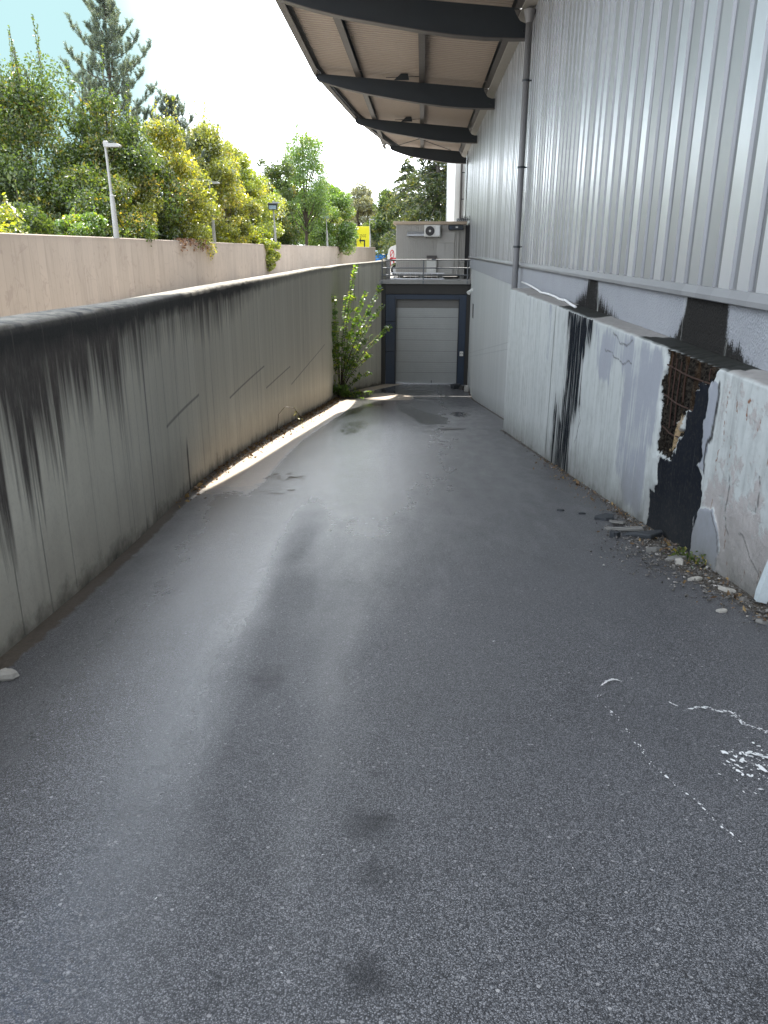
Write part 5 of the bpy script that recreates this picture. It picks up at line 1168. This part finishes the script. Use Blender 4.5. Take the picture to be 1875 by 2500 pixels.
for i, (x_, y_, sx, sy, sz, mt, lab, tz) in enumerate([
    (1.99, 7.88, .15, .10, .022, 'slate', 'dark flat slab farthest out from the wall, flat on the asphalt', .3),
    (2.06, 7.58, .13, .07, .012, 'chip', 'pale thin flake leaning on the dark flat slab', -.3),
    (1.93, 7.32, .10, .06, .012, 'chip', 'small pale flake in front of the flake pile', .5),
    (2.12, 7.25, .20, .10, .014, 'chip', 'long greyish flake in the middle of the flake pile', .1),
    (2.10, 7.08, .17, .09, .012, 'slate', 'thin dark flake under the biggest dark slab', -.2),
    (2.21, 6.98, .21, .12, .022, 'slate', 'biggest dark slab lying against the foot of the black stain', -.15),
    (1.88, 6.98, .07, .06, .03, 'slate', 'small dark lump in front of the flake pile', .4),
    (2.08, 6.42, .075, .05, .022, 'chip', 'grey stone in the crumbs below the black stain', .2),
    (2.19, 6.14, .12, .07, .016, 'chip', 'grey flat flake by the weeds below the black stain', .3),
    (2.17, 5.98, .05, .04, .028, 'stone', 'pale round-edged stone below the grey flat flake', 0),
    (2.14, 5.52, .09, .035, .012, 'stone', 'narrow white flake on the gravel edge', .4),
    (2.26, 5.22, .075, .03, .016, 'stone', 'white sliver of plaster against the wall foot', -.5),
    (2.04, 4.74, .05, .03, .010, 'stone', 'small pale green-white chip farthest out near the right edge', .2),
    (2.22, 4.52, .06, .035, .012, 'chip', 'small grey chip near the right picture edge', -.2),
    (1.60, 8.3, .05, .025, .012, 'slate', 'tiny dark piece farthest left on the open asphalt', .1),
    (1.81, 8.13, .045, .02, .010, 'slate', 'tiny dark sliver between the open asphalt and the dark flat slab', .2)]):
    chunk((x_, y_, rz(y_) + sz * .8 + (.02 if i in (1, 3, 5) else 0)), sx, sy, sz, 50 + i, M[mt], 'wall_fragment', lab, (-sl + random.Random(i).uniform(-.12, .12), random.Random(i + 9).uniform(-.1, .1), tz), RG)
chunk((2.40, 4.93, rz(4.93) + .17), .06, .08, .17, 90, M['chipblue'], 'plaster_slab', 'upright pale blue painted plaster slab at the right picture edge', (.0, .2, .1))
chunk((2.46, 4.88, rz(4.88) + .10), .07, .12, .14, 91, M['concrete_dark'], 'concrete_lump', 'dark grey concrete lump behind the upright blue plaster slab', (.1, .1, .5))
chunk((-2.06, 3.33, rz(3.33) + .028), .055, .045, .03, 92, M['stone'], 'white_stone', 'white stone alone on the asphalt at the left edge', (0, .1, .4), cat='stone')
chunk((1.95, 42.0, rz(42.0) + .1), .35, .25, .14, 93, M['slate'], 'debris_pile', 'dark heap of debris in the corner before the dock door', (0, 0, .3))
chunk((2.3, 41.7, rz(41.7) + .08), .15, .15, .1, 94, M['concrete_dark'], 'debris_pile', 'small dark lump beside the box right of the dock door', (0, 0, .3))

# gravel crumbs along the right-hand wall: uncountable
rs = np.random.default_rng(12); n_ = 5200
y_ = np.where(rs.random(n_) < .72, 6.2 + 1.05 * rs.normal(size=n_), 4.2 + 16 * rs.random(n_)); y_ = np.clip(y_, 3.9, 21)
wdt = .05 + .26 * np.exp(-((y_ - 6.3) / 1.5) ** 2); dd = np.abs(rs.normal(size=n_)) * wdt
x_ = np.where(y_ < 19.5, ledge_x(y_), BX) - .01 - dd; sz = .0048 * np.exp(rs.normal(size=n_) * .55)
oc = np.array([[1, 0, 0], [0, 1, 0], [-1, 0, 0], [0, -1, 0], [0, 0, .7], [0, 0, -.7]], float); of = np.array([[0, 1, 4], [1, 2, 4], [2, 3, 4], [3, 0, 4], [1, 0, 5], [2, 1, 5], [3, 2, 5], [0, 3, 5]])
an = rs.random(n_) * 6.28; ca, sa = np.cos(an), np.sin(an); sh = oc[None] * (sz[:, None, None] * rs.uniform(.55, 1.7, (n_, 6, 1)))
V = np.stack([sh[..., 0] * ca[:, None] - sh[..., 1] * sa[:, None] + x_[:, None], sh[..., 0] * sa[:, None] + sh[..., 1] * ca[:, None] + y_[:, None], sh[..., 2] + (ramp_z(y_) + sz * .5 + .004)[:, None]], -1).reshape(-1, 3)
F = (of[None] + (np.arange(n_) * 6)[:, None, None]).reshape(-1, 3)
def m_gravel():
    n = N('wall_crumbs'); p = n.pos(); c = n.sep(n.vor(p, 38, out='Color'))
    return n.done(n.ramp(c[0], [(0, (.03, .028, .024)), (.5, (.09, .083, .073)), (.9, (.17, .16, .145)), (1, (.40, .38, .35))]), .85)
stuff(mk('gravel', V, F, m_gravel(), fix=False))

# spilled white paint: flecks a few millimetres above the asphalt
rs = np.random.default_rng(3); fl_ = []
def line_flecks(P, n, w, size):
    P = np.array(P); seg = np.linalg.norm(np.diff(P, axis=0), axis=1); c = np.concatenate([[0], np.cumsum(seg)]); t = np.sort(rs.random(n)) * c[-1]
    for q in t:
        x_ = np.interp(q, c, P[:, 0]); y_ = np.interp(q, c, P[:, 1]); fl_.append((x_ + rs.normal() * w, y_ + rs.normal() * w, size * math.exp(rs.normal() * .5), math.atan2(*(P[min(len(P) - 1, np.searchsorted(c, q))] - P[max(0, np.searchsorted(c, q) - 1)])[::-1])))
line_flecks([(1.06, 3.52), (1.03, 3.54), (.98, 3.5), (.94, 3.45)], 60, .003, .007)
line_flecks([(.94, 3.36), (.88, 3.29), (.9, 3.2), (.92, 3.15), (.94, 3.1), (.94, 3.01), (.95, 2.93), (.96, 2.84), (.96, 2.76), (.97, 2.69), (.99, 2.61), (1.01, 2.53), (1.04, 2.44), (1.06, 2.39), (1.08, 2.28), (1.13, 2.16)], 80, .006, .0045)
line_flecks([(1.23, 3.28), (1.25, 3.24)], 10, .004, .006)
line_flecks([(1.31, 3.21), (1.36, 3.23), (1.41, 3.23), (1.43, 3.19), (1.49, 3.19), (1.49, 3.12), (1.5, 3.06), (1.54, 3.03), (1.6, 2.95)], 150, .006, .006)
for k in range(900):
    x_, y_ = rs.uniform(1.2, 1.62), rs.uniform(2.42, 2.92); c_ = 1.40
    if rs.random() < np.exp(-(((x_ - 1.43) / .12) ** 2 + ((y_ - 2.68) / .15) ** 2)): fl_.append((x_, y_, .007 * math.exp(rs.normal() * .65), rs.random() * 6.3))
line_flecks([(1.41, 2.81), (1.46, 2.76), (1.52, 2.72)], 40, .006, .012)
for k in range(70): fl_.append((rs.uniform(-.9, 1.6), rs.uniform(1.35, 4.2), .0028 * math.exp(rs.normal() * .4), rs.random() * 6.3))
V = []; F = []
for (x_, y_, s_, a_) in fl_:
    n_ = 7; k0 = len(V); zc_ = float(ramp_z(y_))
    for i in range(n_):
        t = 6.283 * i / n_; r_ = s_ * rs.uniform(.45, 1.25); u, v = r_ * math.cos(t) * .85, r_ * math.sin(t) * .42
        px_, py_ = x_ + u * math.cos(a_) - v * math.sin(a_), y_ + u * math.sin(a_) + v * math.cos(a_); V.append((px_, py_, -1.6 - .1425 * py_ + .008))
    F.append(tuple(range(k0, k0 + n_)))
o = mk('paint_splash', V, F, M['white'], fix=False); tag(o, 'flaking white paint splashes and drips on the asphalt at lower right', 'paint marks')

# manhole cover on the ramp
mh = thing('manhole_cover', 'round manhole cover set into the wet ramp', 'manhole cover', (.85, 19.7, rz(19.7)))
def ring(r0, r1, h):
    V = []; F = []; n = 36
    for i in range(n):
        t = 6.2832 * i / n
        for r_ in (r0, r1): V.append((.85 + r_ * math.cos(t), 19.7 + r_ * math.sin(t), -1.6 - .1425 * (19.7 + r_ * math.sin(t)) + h))
    for i in range(n): j = (i + 1) % n; F.append((2 * i, 2 * i + 1, 2 * j + 1, 2 * j))
    return V, F
V, F = ring(.31, .37, .012); mk('rim', V, F, M['steel'], mh)
V, F = ring(.0, .295, .010); mk('lid', V, F, M['flange'], mh)
